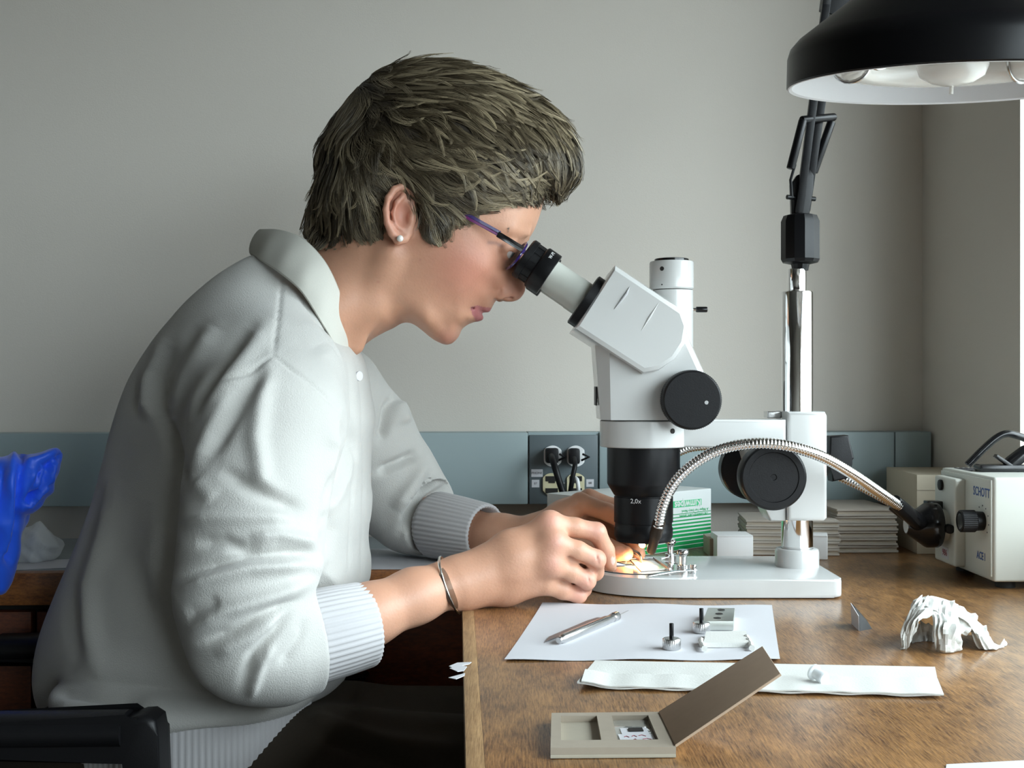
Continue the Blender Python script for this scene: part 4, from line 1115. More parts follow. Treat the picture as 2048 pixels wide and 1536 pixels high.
def thumbscrew(px, py, label):
    o = T(px, py); t = thing('thumbscrew', label, 'screw', (o.x, o.y, TZ), 'thumbscrews on the white paper')
    o = Vector((o.x, o.y + 0.006, TZ + 0.001)); bm = BM()
    lathe(bm, [(0, 0), (0.0068, 0), (0.0073, 0.0006), (0.0073, 0.0080), (0.0066, 0.0088), (0, 0.0088)], o, ZZ, 96, rib=lambda a, r, h: 1 + (0.02 * math.cos(32 * a) if r > 0.007 else 0)); obj('knurled_head', bm, M_steel, t)
    bm = BM(); cyl(bm, o + ZZ * 0.0088, o + ZZ * 0.0208, 0.0018, seg=14, bevel=0.0003); obj('threaded_stud', bm, M_blackm, t)
thumbscrew(1345, 1304, 'knurled steel thumbscrew standing alone on the paper, stud up')
thumbscrew(1405, 1270, 'knurled steel thumbscrew standing beside the drilled plate, stud up')
# soft white padded packet
V = []
pk = thing('wrapped_packet', 'small white wrapped packet with twisted ends on the paper', 'packet', T(1450, 1292))
cs = [T(1412, 1271, 0.003), T(1494, 1271, 0.003), T(1503, 1297), T(1404, 1297)]
sheet('packet_body', [T(1412, 1275), T(1492, 1274), T(1498, 1298), T(1407, 1298)], None, None, M_tissue, t=0.004, nx=12, ny=6, wav=lambda s, u: 0.0008, parent=pk)
for pts_ in ([(1402, 1279), (1403, 1287), (1409, 1297)], [(1492, 1273), (1499, 1284), (1504, 1296)]):
    bm = BM(); tube(bm, catmull([T(x, y, 0.004) for x, y in pts_], 6), [0.0019 + 0.0006 * math.sin(i * 1.7) for i in range(13)], 8); obj('twisted_end', bm, M_tissue, pk)
# tiny clear cap on the towel
bm = BM(); q = T(1650, 1360, 0.006); lathe(bm, [(0, 0), (0.0042, 0), (0.0046, 0.001), (0.004, 0.009), (0.0058, 0.010), (0.0058, 0.0115), (0.0044, 0.0115), (0.0036, 0.002), (0, 0.002)], Vector((q.x, q.y, TZ + 0.0068)), Vector((-0.5, 0.8, 0.25)), 24)
tag(obj('tube_cap', bm, M_film), 'tiny clear plastic cap on the paper towel strip', 'cap')
# open cardboard slide holder
sh_ = thing('slide_holder', 'open grey cardboard slide holder with its lid raised at the table front', 'slide holder', T(1225, 1500))
a, b_, c_, d_ = T(1103, 1426, 0.0065), T(1318, 1424, 0.0065), T(1352, 1494, 0.0065), T(1101, 1496, 0.0065)
def hp(s, u): 
    p = a.lerp(b_, s).lerp(d_.lerp(c_, s), u); return Vector((p.x, p.y, TZ))
bm = BM(); prism(bm, [hp(0, 0), hp(1, 0), hp(1, 1), hp(0, 1)], (0, 0, 0.0004), (0, 0, 0.0026), 0.0003); obj('back_board', bm, M_cardin, sh_)
wins = [(0.085, 0.415, 0.10, 0.80), (0.55, 0.885, 0.10, 0.80)]
def cell(s0, s1, u0, u1):
    bm = BM(); prism(bm, [hp(s0, u0), hp(s1, u0), hp(s1, u1), hp(s0, u1)], (0, 0, 0.0026), (0, 0, 0.0066)); return bm
def rimpiece(s0, s1, u0, u1): obj('frame_bar', cell(s0, s1, u0, u1), M_card, sh_)
rimpiece(0, 1, 0, wins[0][2]); rimpiece(0, 1, wins[0][3], 1)
for s0, s1 in ((0, wins[0][0]), (wins[0][1], wins[1][0]), (wins[1][1], 1)): rimpiece(s0, s1, wins[0][2], wins[0][3])
# lid: hinged on the right edge, standing up to the right
e0, e1 = P(1334, 1424, b_.y + 0.0), P(1348, 1494, c_.y)
h0, h1 = hp(1, 0.02) + ZZ * 0.0066, hp(1, 0.98) + ZZ * 0.0066
ldir = None
tl = P(1530, 1295, b_.y * 0.985); tr_ = P(1561, 1352, c_.y * 0.985)
tl, tr_ = P(1526, 1294, h0.y + 0.004), P(1562, 1349, h1.y + 0.004)
bm = BM(); nrm = (tl - h0).cross(h1 - h0).normalized(); prism(bm, [h0, h1, tr_, tl], nrm * -0.0008, nrm * 0.0008, 0.0003); obj('lid', bm, mat('lid_card', lin(178, 154, 132), 0.85, noise=0.05, nscale=150), sh_)
sl = thing('specimen_slide', 'glass specimen slide with paper labels inside the cardboard holder', 'slide', hp(0.71, 0.5))
def hq(s, u, z): 
    v = hp(0.555 + 0.325 * s, 0.12 + 0.66 * u); v.z = TZ + z; return v
bm = BM(); prism(bm, [hq(0, 0, 0), hq(1, 0, 0), hq(1, 1, 0), hq(0, 1, 0)], (0, 0, 0.0028), (0, 0, 0.0040), 0.0002); obj('glass', bm, mat('slide_glass', (0.32, 0.33, 0.31), 0.06, noise=0.02, coat=1.0), sl)
bm = BM(); prism(bm, [hq(0.14, 0.40, 0), hq(0.86, 0.38, 0), hq(0.88, 0.66, 0), hq(0.16, 0.66, 0)], (0, 0, 0.0041), (0, 0, 0.0046)); obj('paper_label', bm, M_paper, sl)
bm = BM(); prism(bm, [hq(0.05, 0.66, 0), hq(0.95, 0.66, 0), hq(0.97, 1, 0), hq(0.08, 1, 0)], (0, 0, 0.0041), (0, 0, 0.0046)); obj('paper_label', bm, M_paper, sl)
bm = BM(); prism(bm, [hq(0.36, 0.44, 0), hq(0.74, 0.43, 0), hq(0.75, 0.56, 0), hq(0.37, 0.57, 0)], (0, 0, 0.0047), (0, 0, 0.0053)); obj('specimen', bm, M_dark, sl)
for (x0, y0, x1, y1) in ((0.2, 0.78, 0.32, 0.8), (0.40, 0.76, 0.52, 0.78), (0.58, 0.74, 0.76, 0.76), (0.66, 0.88, 0.88, 0.9), (0.42, 0.9, 0.5, 0.92)):
    bm = BM(); tube(bm, [hq(x0, y0, 0.0047), hq((x0 + x1) / 2, y0 - 0.03, 0.0047), hq(x1, y1, 0.0047)], 0.00025, 6); obj('pen_stroke', bm, M_inkr, sl)
# torn paper at the table edge
for i, (poly, lb) in enumerate((([(898, 1333), (915, 1326), (943, 1325), (938, 1329), (905, 1336)], 'uppermost sliver of torn white paper at the table edge'),
                   ([(899, 1337), (925, 1332), (934, 1334), (928, 1342), (915, 1344)], 'middle scrap of torn white paper at the table edge'),
                   ([(897, 1356), (912, 1352), (930, 1347), (929, 1352), (912, 1359)], 'lowest scrap of torn white paper at the table edge'))):
    bm = BM(); prism(bm, [T(x, y, 0.001) for x, y in poly], (0, 0, 0), (0, 0, 0.0004)); tag(obj('paper_scrap', bm, M_paper), lb, 'paper', 'torn scraps at the table edge')
# folded label, dark inside
fl = thing('folded_label', 'small folded card label, white outside and black inside, standing on the table', 'label', T(1720, 1255))
b0, b1, b2 = T(1703, 1248), T(1718, 1262), T(1744, 1258)
t0 = P(1701, 1206, b0.y + 0.0); t1 = t0 + Vector((0.001, -0.004, 0))
bm = BM(); prism(bm, [b0, b1, P(1717, 1232, b1.y), t0], (0, 0, 0), (0.0006, 0.0003, 0)); obj('white_leaf', bm, M_paper, fl)
bm = BM(); prism(bm, [b1 + Vector((0.0008, 0, 0)), b2, P(1733, 1240, b2.y), t0 + Vector((0.001, 0, 0)), P(1717, 1232, b1.y) + Vector((0.0008, 0, 0))], (0, 0, 0), (0.0003, 0.0006, 0)); obj('black_leaf', bm, M_black, fl)
# crumpled tissue: creased sheets arching over the table
def tissue():
    rng = np.random.RandomState(7); D = T(1905, 1296).y
    tt_ = thing('crumpled_tissue', 'crumpled white tissue lying on the table in front of the light source', 'tissue', (P(1905, 1296, D).x, D, TZ))
    waves = [(rng.normal(size=2), rng.uniform(1.1, 3.2), rng.rand() * 9) for _ in range(10)]
    def crease(a, b_, seed):
        v = 0
        for (d_, fr, ph) in waves:
            u = (a * d_[0] + b_ * d_[1]) * fr + ph + seed + 0.5 * np.sin(3 * a + 2 * b_ + ph)
            v = v + (np.abs((u % 2) - 1) - 0.5) / fr
        return v
    def patch(rows, n1, n2, amp, seed):
        """rows: list of polylines (px, py, dy) from back to front"""
        R = [np.array(catmull([PA_(x, y, D + dy) for x, y, dy in r], 12)) for r in rows]
        m = min(len(r) for r in R); tt = np.linspace(0, 1, n1)
        R = [np.stack([np.interp(tt, np.linspace(0, 1, len(r)), r[:, k]) for k in range(3)], 1) for r in R]
        G = np.array(catmull([r.ravel() for r in R], max(1, n2 // (len(R) - 1)))).reshape(-1, n1, 3)
        nr = G.shape[0]
        du = np.gradient(G, axis=1); dv = np.gradient(G, axis=0); N = np.cross(du, dv); N /= np.linalg.norm(N, axis=2)[..., None] + 1e-9
        a = np.linspace(0, 3.2, n1)[None, :] + np.zeros((nr, 1)); b_ = np.linspace(0, 1.6, nr)[:, None] + np.zeros((1, n1))
        G = G + N * (crease(a, b_, seed) * amp)[..., None]
        G[..., 2] = np.maximum(G[..., 2], TZ + 0.0008)
        V = G.reshape(-1, 3); Q = [(i * n1 + j, i * n1 + j + 1, (i + 1) * n1 + j + 1, (i + 1) * n1 + j) for i in range(nr - 1) for j in range(n1 - 1)]
        o = npmesh('tissue_fold', V, np.array(Q), M_tissue, tt_, angle=22)
        md = o.modifiers.new('ply', 'SOLIDIFY'); md.thickness = 0.0005; md.offset = 0
        return o
    PA_ = lambda x, y, d: np.array(P(x, y, d))
    patch([[(1822, 1300, .050), (1830, 1250, .052), (1850, 1212, .05), (1900, 1222, .05), (1945, 1248, .05), (1962, 1290, .05)],
           [(1808, 1300, .015), (1816, 1240, .018), (1842, 1192, .020), (1900, 1204, .020), (1952, 1234, .018), (1985, 1284, .012)],
           [(1804, 1306, -.010), (1812, 1250, -.006), (1838, 1212, -.002), (1875, 1222, -.006), (1930, 1240, -.006), (1975, 1300, -.008)]], 30, 16, 0.0024, 0.0)
    patch([[(1850, 1216, .004), (1885, 1222, .006), (1925, 1236, .004)], [(1866, 1238, -.010), (1896, 1240, -.014), (1922, 1254, -.008)], [(1868, 1272, -.016), (1892, 1268, -.022), (1916, 1276, -.014)], [(1872, 1298, -.014), (1892, 1312, -.020), (1922, 1298, -.012)]], 14, 14, 0.0032, 3.1)
    patch([[(1945, 1236, .014), (1960, 1250, .012), (1975, 1262, .012)], [(1942, 1262, -.002), (1962, 1272, -.008), (1982, 1280, .0)], [(1958, 1298, -.006), (1980, 1304, -.010), (2012, 1292, .0)], [(1966, 1304, .0), (1990, 1300, -.004), (2010, 1274, .008)]], 12, 14, 0.0028, 5.7)
    patch([[(1838, 1194, .010), (1852, 1196, .010), (1872, 1202, .010)], [(1814, 1236, -.003), (1838, 1220, -.006), (1870, 1226, -.008)], [(1803, 1278, -.008), (1815, 1262, -.010), (1842, 1236, -.012)], [(1804, 1307, -.006), (1812, 1302, -.008), (1824, 1268, -.010)]], 14, 14, 0.0028, 1.3)
    patch([[(1868, 1197, .012), (1910, 1206, .012), (1954, 1234, .010)], [(1866, 1224, -.004), (1905, 1230, -.006), (1950, 1258, -.004)], [(1870, 1252, -.012), (1905, 1258, -.014), (1936, 1274, -.006)]], 14, 12, 0.0028, 2.2)
    patch([[(1822, 1255, .01), (1840, 1245, .014), (1868, 1250, .012)], [(1826, 1300, .016), (1846, 1296, .026), (1872, 1292, .020)]], 12, 8, 0.0028, 8.2)
tissue()
# glass slide and dish on the stage, held probe
gs = thing('stage_slide', 'brightly lit glass slide with specimen on the microscope stage', 'slide', SPEC)
def sq(px, py, h=0.0): return onb(px, py, h)
bm = BM(); prism(bm, [sq(1262, 1122, 0.001), sq(1312, 1121, 0.001), sq(1336, 1139, 0.001), sq(1282, 1143, 0.001)], (0, 0, 0), (0, 0, 0.0012)); obj('glass', bm, mat('stage_glass', (0.75, 0.74, 0.70), 0.1, noise=0.02, coat=0.6), gs)
bm = BM(); lathe(bm, [(0, 0.0018), (0.004, 0.0017), (0.0075, 0.0012), (0.0095, 0.0)], SPEC + Vector((0.002, -0.003, 0.0004)), ZZ, 28); obj('specimen_drop', bm, mat('specimen_white', (0.9, 0.86, 0.76), 0.4, noise=0.02), gs)
for a_, b_ in (((1258, 1118), (1308, 1116)), ((1308, 1116), (1340, 1138))):
    bm = BM(); cyl(bm, sq(*a_, 0.003), sq(*b_, 0.003), 0.0011, seg=8); obj('wire_frame', bm, M_steel, gs)
pr_ = thing('dissecting_probe', 'thin silver dissecting probe held in the near hand', 'probe', P(1240, 1128, 1.2))
bm = BM(); tube(bm, [P(1190, 1128, 1.187), P(1222, 1128, 1.193), P(1236, 1129, 1.198), P(1248, 1130, 1.204)], [0.0026, 0.0026, 0.0024, 0.0016], 14); obj('shaft', bm, M_steel, pr_)
bm = BM(); tube(bm, [P(1246, 1130, 1.203), P(1262, 1129, 1.215), P(1272, 1132, 1.235)], [0.0012, 0.0008, 0.0004], 10); obj('tip', bm, M_steel, pr_)
pr2 = thing('curved_needle', 'bent bright metal needle held in the far hand over the slide', 'probe', P(1280, 1105, 1.3))
bm = BM(); tube(bm, catmull([P(1262, 1100, 1.315), P(1273, 1106, 1.308), P(1281, 1114, 1.300), P(1285, 1128, 1.288)], 6), [0.0026] * 9 + [0.0024, 0.0022, 0.002, 0.0018, 0.0016, 0.0014, 0.0012, 0.0009, 0.0007, 0.0005], 12); obj('needle_shaft', bm, M_steel, pr2)

# ------------------------------------------------------------------ things on the wall bench, blue bag, chair
sheet('bench_paper', [T(690, 1098), T(905, 1100), T(915, 1140), T(680, 1139)], 'white paper lying on the wall bench behind the cuff', 'paper', M_paper, nx=6, ny=4)
sheet('bench_document', [T(40, 1122), T(150, 1119), T(150, 1136), T(30, 1141)], 'white document at the bench edge behind her back', 'paper', M_paper, nx=6, ny=4)
def inflated(name, outline, inner, yc, h, m, label, cat, strokes=(), zmin=None, jit=0.0, seed=1, parent=None):
    o3 = [P(x, y, yc) for x, y in outline]
    lo = (min(p.x for p in o3) - 0.03, min(p.z for p in o3) - 0.03); hi = (max(p.x for p in o3) + 0.03, max(p.z for p in o3) + 0.03)
    inf = Inflate(outline, inner, yc, lo, hi, 0.003)
    wm = max(abs(w_) for _, _, w_ in inner) / 1000 + 0.01
    V, Q = polygonise([Prim(inf.field, (lo[0], yc - wm, lo[1]), (hi[0], yc + wm, hi[1]))], h); V, Q = tidy(V, Q)
    px, py = to_px(V); ok = pin([(x, y) for x, y in outline], px, py)
    N = vnormals(V, Q); near = N[:, 1] < 0.3
    for line, amp, sig in strokes:
        V = V + N * (near * amp / 1000 * np.exp(-(seg_dist(px, py, line) / sig) ** 2))[:, None]
    if jit:
        rng = np.random.RandomState(seed)
        for k_ in range(12):
            d_ = rng.normal(size=3); ph = rng.rand() * 6
            V = V + N * (jit * np.sin(V @ d_ * rng.uniform(60, 160) + ph + 2 * np.sin(V @ rng.normal(size=3) * 40)))[:, None]
    if zmin is not None: V[:, 2] = np.maximum(V[:, 2], zmin)
    o = npmesh(name, V, Q, m, parent, angle=None)
    if label: tag(o, label, cat)
    return o
inflated('blue_bag', [(-190, 930), (-120, 915), (-60, 912), (0, 912), (50, 906), (124, 906), (122, 930), (108, 965), (92, 1000), (84, 1014), (62, 1032), (46, 1040), (42, 1075), (34, 1120), (22, 1165), (14, 1180), (-40, 1186), (-120, 1180), (-180, 1150), (-200, 1040)],
         [(60, 930, 22), (95, 945, 16), (85, 985, 16), (20, 950, 36), (10, 1050, 34), (-60, 1000, 45), (-60, 1120, 40), (15, 1120, 18), (-140, 1000, 35), (50, 980, 26), (110, 915, 10), (60, 1010, 15)], 1.318, 0.0035, M_blue,
         'bright blue nylon bag hanging over the bench edge', 'bag',
         [([(42, 910), (38, 960), (36, 1010), (20, 1120)], -9, 7), ([(30, 915), (24, 980), (10, 1100)], 6, 8), ([(118, 912), (85, 935), (64, 985), (60, 1000)], -10, 6), ([(100, 930), (85, 975), (60, 1003)], -8, 5), ([(112, 925), (96, 975), (60, 1012)], 6, 5), ([(55, 1003), (84, 985), (100, 970)], -7, 4), ([(60, 925), (110, 910)], 6, 8), ([(70, 950), (66, 985)], 5, 5), ([(0, 940), (-10, 1100)], -8, 10)], jit=0.0005)
inflated('plastic_bag', [(40, 1062), (70, 1048), (95, 1058), (110, 1075), (120, 1092), (108, 1118), (92, 1138), (30, 1140), (10, 1110), (15, 1075)], [(60, 1085, 30), (90, 1095, 25), (40, 1110, 30), (75, 1125, 26)], 1.46, 0.004, M_film,
         'crumpled clear plastic bag on the bench beside the blue bag', 'bag', [([(50, 1060), (80, 1090), (110, 1095)], 5, 5), ([(40, 1090), (70, 1110), (95, 1130)], -5, 6), ([(75, 1055), (60, 1120)], 4, 5)], zmin=TZ + 0.001, jit=0.0012)

ch = thing('office_chair', 'black office chair with loop armrests carrying the woman', 'chair', (-0.45, 1.19, 0))
def arm_(d):
    s_ = d / 1.0
    pl = lambda x, y: P(1024 + (x - 1024) / s_ * 1.0, 768 + (y - 768) / s_, d)
    bm = BM(); tube(bm, [pl(-330, 1467), pl(-100, 1462), pl(100, 1460), pl(255, 1458)], [0.0155] * 4, 14)
    bmesh.ops.scale(bm, vec=(1, 1.5, 1), space=Matrix.Translation(-Vector((0, d, 0))), verts=bm.verts)
    obj('arm_pad', bm, M_black, ch)
    bm = BM(); prism(bm, [pl(-350, 1442), pl(265, 1432), pl(285, 1422), pl(305, 1421), pl(322, 1432), pl(327, 1460), pl(333, 1640), pl(360, 1900), pl(310, 1900), pl(275, 1640), pl(272, 1500), pl(-350, 1508)], (0, -0.018, 0), (0, 0.018, 0), 0.006, 3)
    obj('arm_loop', bm, M_black, ch)
arm_(1.0); arm_(1.325)
bm = BM(); box(bm, (-0.45, 1.17, 0.43), (0.46, 0.34, 0.07), bevel=0.025, seg=4); obj('seat', bm, mat('chair_fabric', (0.02, 0.02, 0.022), 0.9, noise=0.2, nscale=300), ch)
bm = BM(); box(bm, (-0.72, 1.185, 0.78), (0.06, 0.30, 0.42), bevel=0.025, seg=4); obj('backrest', bm, MATS['chair_fabric'], ch)
bm = BM(); tube(bm, [(-0.60, 1.185, 0.43), (-0.74, 1.185, 0.44), (-0.775, 1.185, 0.52), (-0.76, 1.185, 0.80)], 0.02, 12); obj('back_bar', bm, M_black, ch)
for y_ in (1.0, 1.325):
    bm = BM(); tube(bm, [(-0.30, y_, 0.50), (-0.30, y_ + (0.01 if y_ < 1.1 else 0.012), 0.40), (-0.38, 1.17, 0.385)], 0.014, 10); obj('arm_bracket', bm, M_black, ch)
bm = BM(); cyl(bm, (-0.45, 1.185, 0.10), (-0.45, 1.185, 0.42), 0.028, seg=20); obj('gas_column', bm, M_black, ch)
for i in range(5):
    a = 2 * math.pi * i / 5 + 0.3; e = Vector((-0.45 + 0.24 * math.cos(a), 1.15 + 0.19 * math.sin(a), 0.075))
    bm = BM(); tube(bm, [(-0.45, 1.185, 0.12), e], [0.026, 0.016], 10); obj('base_spoke', bm, M_black, ch)
    bm = BM(); cyl(bm, e + Vector((0, -0.018, -0.047)), e + Vector((0, 0.018, -0.047)), 0.027, seg=20, bevel=0.004); obj('caster', bm, M_black, ch)
# ------------------------------------------------------------------ the person
YH = DM
pe = thing('person', 'person in a white sweatshirt bending over the microscope, holding fine tools', 'person', (-0.30, 1.2, 0))
M_skin = mat('skin', (0.6, 0.38, 0.28), 0.45, attr='tint', noise=0.07, nscale=90, bump=0.22, bscale=420, sss=0.12)
M_hair = mat('hair', (0.1, 0.08, 0.05), 0.38, attr='tint', noise=0.05, spec=0.6)
M_hairgap = mat('hair_gap_shade', (0.030, 0.022, 0.014), 0.7, noise=0.4, nscale=160, bump=0.6, bscale=260)  # under-layer kept dark: the shade between the locks is put into its colour
M_sweat = mat('sweatshirt_knit', (0.50, 0.49, 0.465), 0.95, noise=0.03, nscale=900, bump=0.6, bscale=750, sheen=0.25)
M_collar = mat('polo_cotton', (0.56, 0.55, 0.50), 0.9, noise=0.02, nscale=600, bump=0.2, bscale=900)
M_trous = mat('trousers_brown', (0.030, 0.022, 0.014), 0.9, noise=0.15, nscale=300, bump=0.2, bscale=800)
M_shoe = mat('shoe_leather', (0.02, 0.015, 0.012), 0.5, noise=0.1)

skull = [(655, 470), (646, 420), (655, 370), (655, 320), (672, 265), (700, 222), (740, 182), (790, 155), (850, 143), (910, 145), (970, 160), (1020, 187), (1060, 222), (1086, 262), (1097, 310), (1096, 350), (1091, 388)]
face = [(1087, 405), (1080, 430), (1073, 450), (1067, 463), (1057, 478), (1050, 492), (1047, 512), (1047, 532), (1049, 552), (1051, 568), (1050, 582), (1044, 593), (1034, 601), (1020, 603.5), (1006, 602), (995, 599), (989, 605), (985, 613), (981, 619), (975, 623), (966, 624.5), (963, 626), (964, 631), (962, 638), (956, 643), (945, 645), (934, 650), (925, 657), (920, 668), (914, 678), (905, 686), (893, 690), (880, 686), (865, 678), (850, 666), (838, 656), (825, 648), (810, 645), (795, 650), (775, 661), (750, 674), (722, 692), (704, 712)]
neck = [(690, 760), (600, 770), (540, 700), (540, 600), (575, 535), (625, 500)]
inner = [(880, 290, 78), (800, 300, 77), (960, 300, 73), (740, 320, 70), (1040, 300, 54), (1072, 320, 34), (690, 370, 52), (1015, 380, 62), (870, 400, 76), (800, 440, 69), (930, 440, 70), (1000, 430, 61),
         (1045, 415, 45), (1070, 420, 25), (1060, 445, 28), (1038, 455, 43), (1010, 462, 54), (700, 300, 55), (840, 200, 55), (940, 200, 55), (760, 230, 52), (1010, 240, 48),
         # eye socket, cheek, nose
         (985, 490, 53), (1008, 486, 43), (1022, 500, 33), (1034, 508, 17), (1040, 520, 9.5), (1038, 545, 9.5), (1028, 540, 15), (1015, 530, 27), (1000, 520, 41),
         (940, 515, 66), (970, 540, 55), (992, 548, 42), (1008, 558, 27), (1018, 566, 19), (1030, 570, 15), (1042, 575, 10), (1040, 590, 8.5), (1022, 590, 15), (1004, 588, 18.5), (993, 586, 19),
         (984, 578, 27), (975, 590, 31), (990, 598, 11), (978, 606, 19), (962, 606, 27), (945, 612, 33), (970, 617, 15), (976, 617, 9), (957, 630, 17), (958, 637, 11), (945, 625, 25), (940, 637, 25), (925, 645, 26),
         (908, 660, 25), (905, 675, 17), (890, 676, 21), (890, 650, 33), (868, 662, 30), (850, 645, 42), (870, 620, 47), (905, 610, 45), (880, 570, 60), (915, 570, 58), (840, 600, 55), (830, 625, 47), (820, 560, 62), (850, 520, 68), (800, 500, 67), (790, 560, 62),
         (800, 620, 45), (775, 640, 40), (770, 590, 56), (740, 640, 50), (730, 580, 62), (690, 540, 60), (680, 640, 66), (620, 600, 66), (650, 500, 40), (700, 480, 56), (740, 490, 64), (620, 700, 66), (580, 580, 45)]
_o3 = [P(x, y, YH) for x, y in skull + face + neck]
HLO = (min(p.x for p in _o3) - 0.02, min(p.z for p in _o3) - 0.02); HHI = (max(p.x for p in _o3) + 0.06, max(p.z for p in _o3) + 0.03)
head = Inflate(skull + face + neck, inner, YH, HLO, HHI, 0.0015)
def PA(px, py, d): return np.array(P(px, py, d))
prims = [Prim(head.field, (HLO[0], YH - 0.085, HLO[1]), (HHI[0] - 0.04, YH + 0.085, HHI[1]), 0.0)]
FWD = np.array([0.80, 0, -0.60]); FUP = np.array([0.60, 0, 0.80])
for s in (-1, 1):
    yo = lambda w: YH + s * w
    def Q_(px, py, w):    # pixel on the near side at half width w, mirrored for the far side
        v = PA(px, py, YH - w); v[1] = YH + s * w; return v
    # eyeball bulge under the lids, then the lid opening
    ec = Q_(1008, 496, 0.033)
    prims.append(ell_prim(ec, (0.0140,) * 3, 0.004))
    oc = ec + FWD * 0.012 - FUP * 0.002
    prims.append(ell_prim(oc, (0.010, 0.0125, 0.0042), 0.0015, 'sub', (FWD, np.array([0, 1.0, 0]), FUP)))
    # brow ridge
    prims.append(cone_prim(Q_(1052, 466, 0.022), Q_(1020, 458, 0.046), 0.0045, 0.004, 0.008))
    # nostril and wing of the nose
    prims.append(ell_prim(Q_(1003, 587, 0.0145), (0.0085, 0.0055, 0.0075), 0.005))
    prims.append(cone_prim(Q_(1009, 601, 0.0125), Q_(1021, 595, 0.0080), 0.0042, 0.0030, 0.002, 'sub'))
    prims.append(cone_prim(Q_(995, 590, 0.021), Q_(1001, 577, 0.022), 0.0012, 0.001, 0.003, 'sub'))
    # mouth corner crease and lip line
    prims.append(cone_prim(Q_(940, 614, 0.0300), Q_(966, 624, 0.010), 0.0015, 0.0013, 0.0022, 'sub'))
    # lips
    prims.append(cone_prim(Q_(950, 622, 0.0210), Q_(960, 634, 0.006), 0.0022, 0.0036, 0.004))
    prims.append(cone_prim(Q_(952, 612, 0.0215), Q_(976, 619, 0.004), 0.0018, 0.0026, 0.004))
    # ear
    helix = [(829, 400, 75, 3.0), (822, 381, 79, 3.4), (805, 372, 83, 3.6), (788, 379, 86, 3.6), (777, 396, 88, 3.6), (772, 420, 88, 3.6), (775, 445, 86, 3.8), (784, 466, 83, 4.2), (796, 480, 80, 4.6), (808, 478, 77, 4.4), (818, 466, 73, 4)]
    ear = chain([(Q_(x, y, w / 1000), r / 1000) for x, y, w, r in helix], 0.0015)
    ear.append(ell_prim(Q_(800, 425, 0.076), (0.0165, 0.006, 0.029), 0.004, 'add', None))
    ear += chain([(Q_(x, y, w / 1000), 0.0028) for x, y, w in ((806, 392, 82), (795, 405, 84), (789, 425, 84), (793, 447, 82), (803, 458, 79))], 0.003)
    ear.append(ell_prim(Q_(808, 430, 0.084), (0.0085, 0.008, 0.0125), 0.003, 'sub'))
    ear.append(cone_prim(Q_(783, 405, 0.0885), Q_(783, 440, 0.0875), 0.0022, 0.0022, 0.002, 'sub'))
    ear.append(ell_prim(Q_(822, 438, 0.0755), (0.0042, 0.005, 0.0060), 0.003))
    prims.append(group_prim(ear, 0.004))
# sternomastoid ridge on the near side of the neck
prims.append(cone_prim(PA(780, 510, YH - 0.060), PA(712, 690, YH - 0.030), 0.010, 0.008, 0.016))

# ---- arms and hands
def J(px, py, d, r): return (PA(px, py, d), r)
def hand(paths, thumb, palm, kf=0.0022):
    out = []
    g = []
    for pth in palm: g += chain(pth, 0.012)
    out.append(group_prim(g, 0.010))
    for pth in paths: out.append(group_prim(chain(pth, 0.0035), kf + 0.0015))
    out.append(group_prim(chain(thumb, 0.004), 0.004))
    return out
# near arm
armN = chain([J(560, 760, 1.14, 0.036), J(500, 1040, 1.05, 0.036), J(500, 1285, 1.035, 0.034), J(640, 1264, 1.07, 0.028), J(735, 1231, 1.095, 0.0275), J(830, 1192, 1.12, 0.0245), J(905, 1169, 1.138, 0.0205)], 0.012)
prims += armN
# wrist wider than thick
prims.append(ell_prim(PA(925, 1163, 1.142), (0.036, 0.017, 0.0215), 0.014))
iM, mM, rM, pM = J(1104, 1050, 1.158, 0.0112), J(1112, 1089, 1.147, 0.0112), J(1106, 1130, 1.147, 0.0108), J(1092, 1168, 1.155, 0.0102)
palm = [[J(925, 1150, 1.148, 0.0185), J(1020, 1095, 1.155, 0.0150), iM], [J(930, 1160, 1.142, 0.0175), J(1030, 1117, 1.146, 0.0145), mM],
        [J(930, 1172, 1.145, 0.0185), J(1020, 1146, 1.149, 0.0155), rM], [J(935, 1177, 1.15, 0.0185), J(1010, 1174, 1.157, 0.0165), pM], [J(1000, 1150, 1.17, 0.019), J(1080, 1120, 1.176, 0.015), J(1080, 1150, 1.17, 0.013)]]
paths = [[iM, J(1150, 1055, 1.163, 0.0093), J(1193, 1064, 1.168, 0.0092), J(1212, 1100, 1.177, 0.0080), J(1221, 1127, 1.184, 0.0066)],
         [mM, J(1155, 1102, 1.150, 0.0096), J(1192, 1119, 1.157, 0.0093), J(1190, 1144, 1.175, 0.0084), J(1178, 1152, 1.192, 0.0075)],
         [rM, J(1142, 1145, 1.152, 0.0094), J(1173, 1161, 1.160, 0.0090), J(1166, 1178, 1.180, 0.0080), J(1150, 1180, 1.193, 0.0074)],
         [pM, J(1125, 1180, 1.160, 0.0088), J(1157, 1190, 1.170, 0.0080), J(1150, 1191, 1.188, 0.0068), J(1136, 1186, 1.196, 0.0064)]]
thumb = [J(985, 1140, 1.168, 0.018), J(1085, 1112, 1.188, 0.0135), J(1160, 1108, 1.198, 0.0105), J(1200, 1120, 1.2, 0.0092), J(1222, 1130, 1.1995, 0.0068)]
handN = hand(paths, thumb, palm)
handN.append(cone_prim(PA(1135, 1112, 1.172), PA(1180, 1136, 1.176), 0.010, 0.008, 0.003))
handN.append(cone_prim(PA(1125, 1150, 1.174), PA(1160, 1172, 1.180), 0.009, 0.007, 0.003))
prims += handN
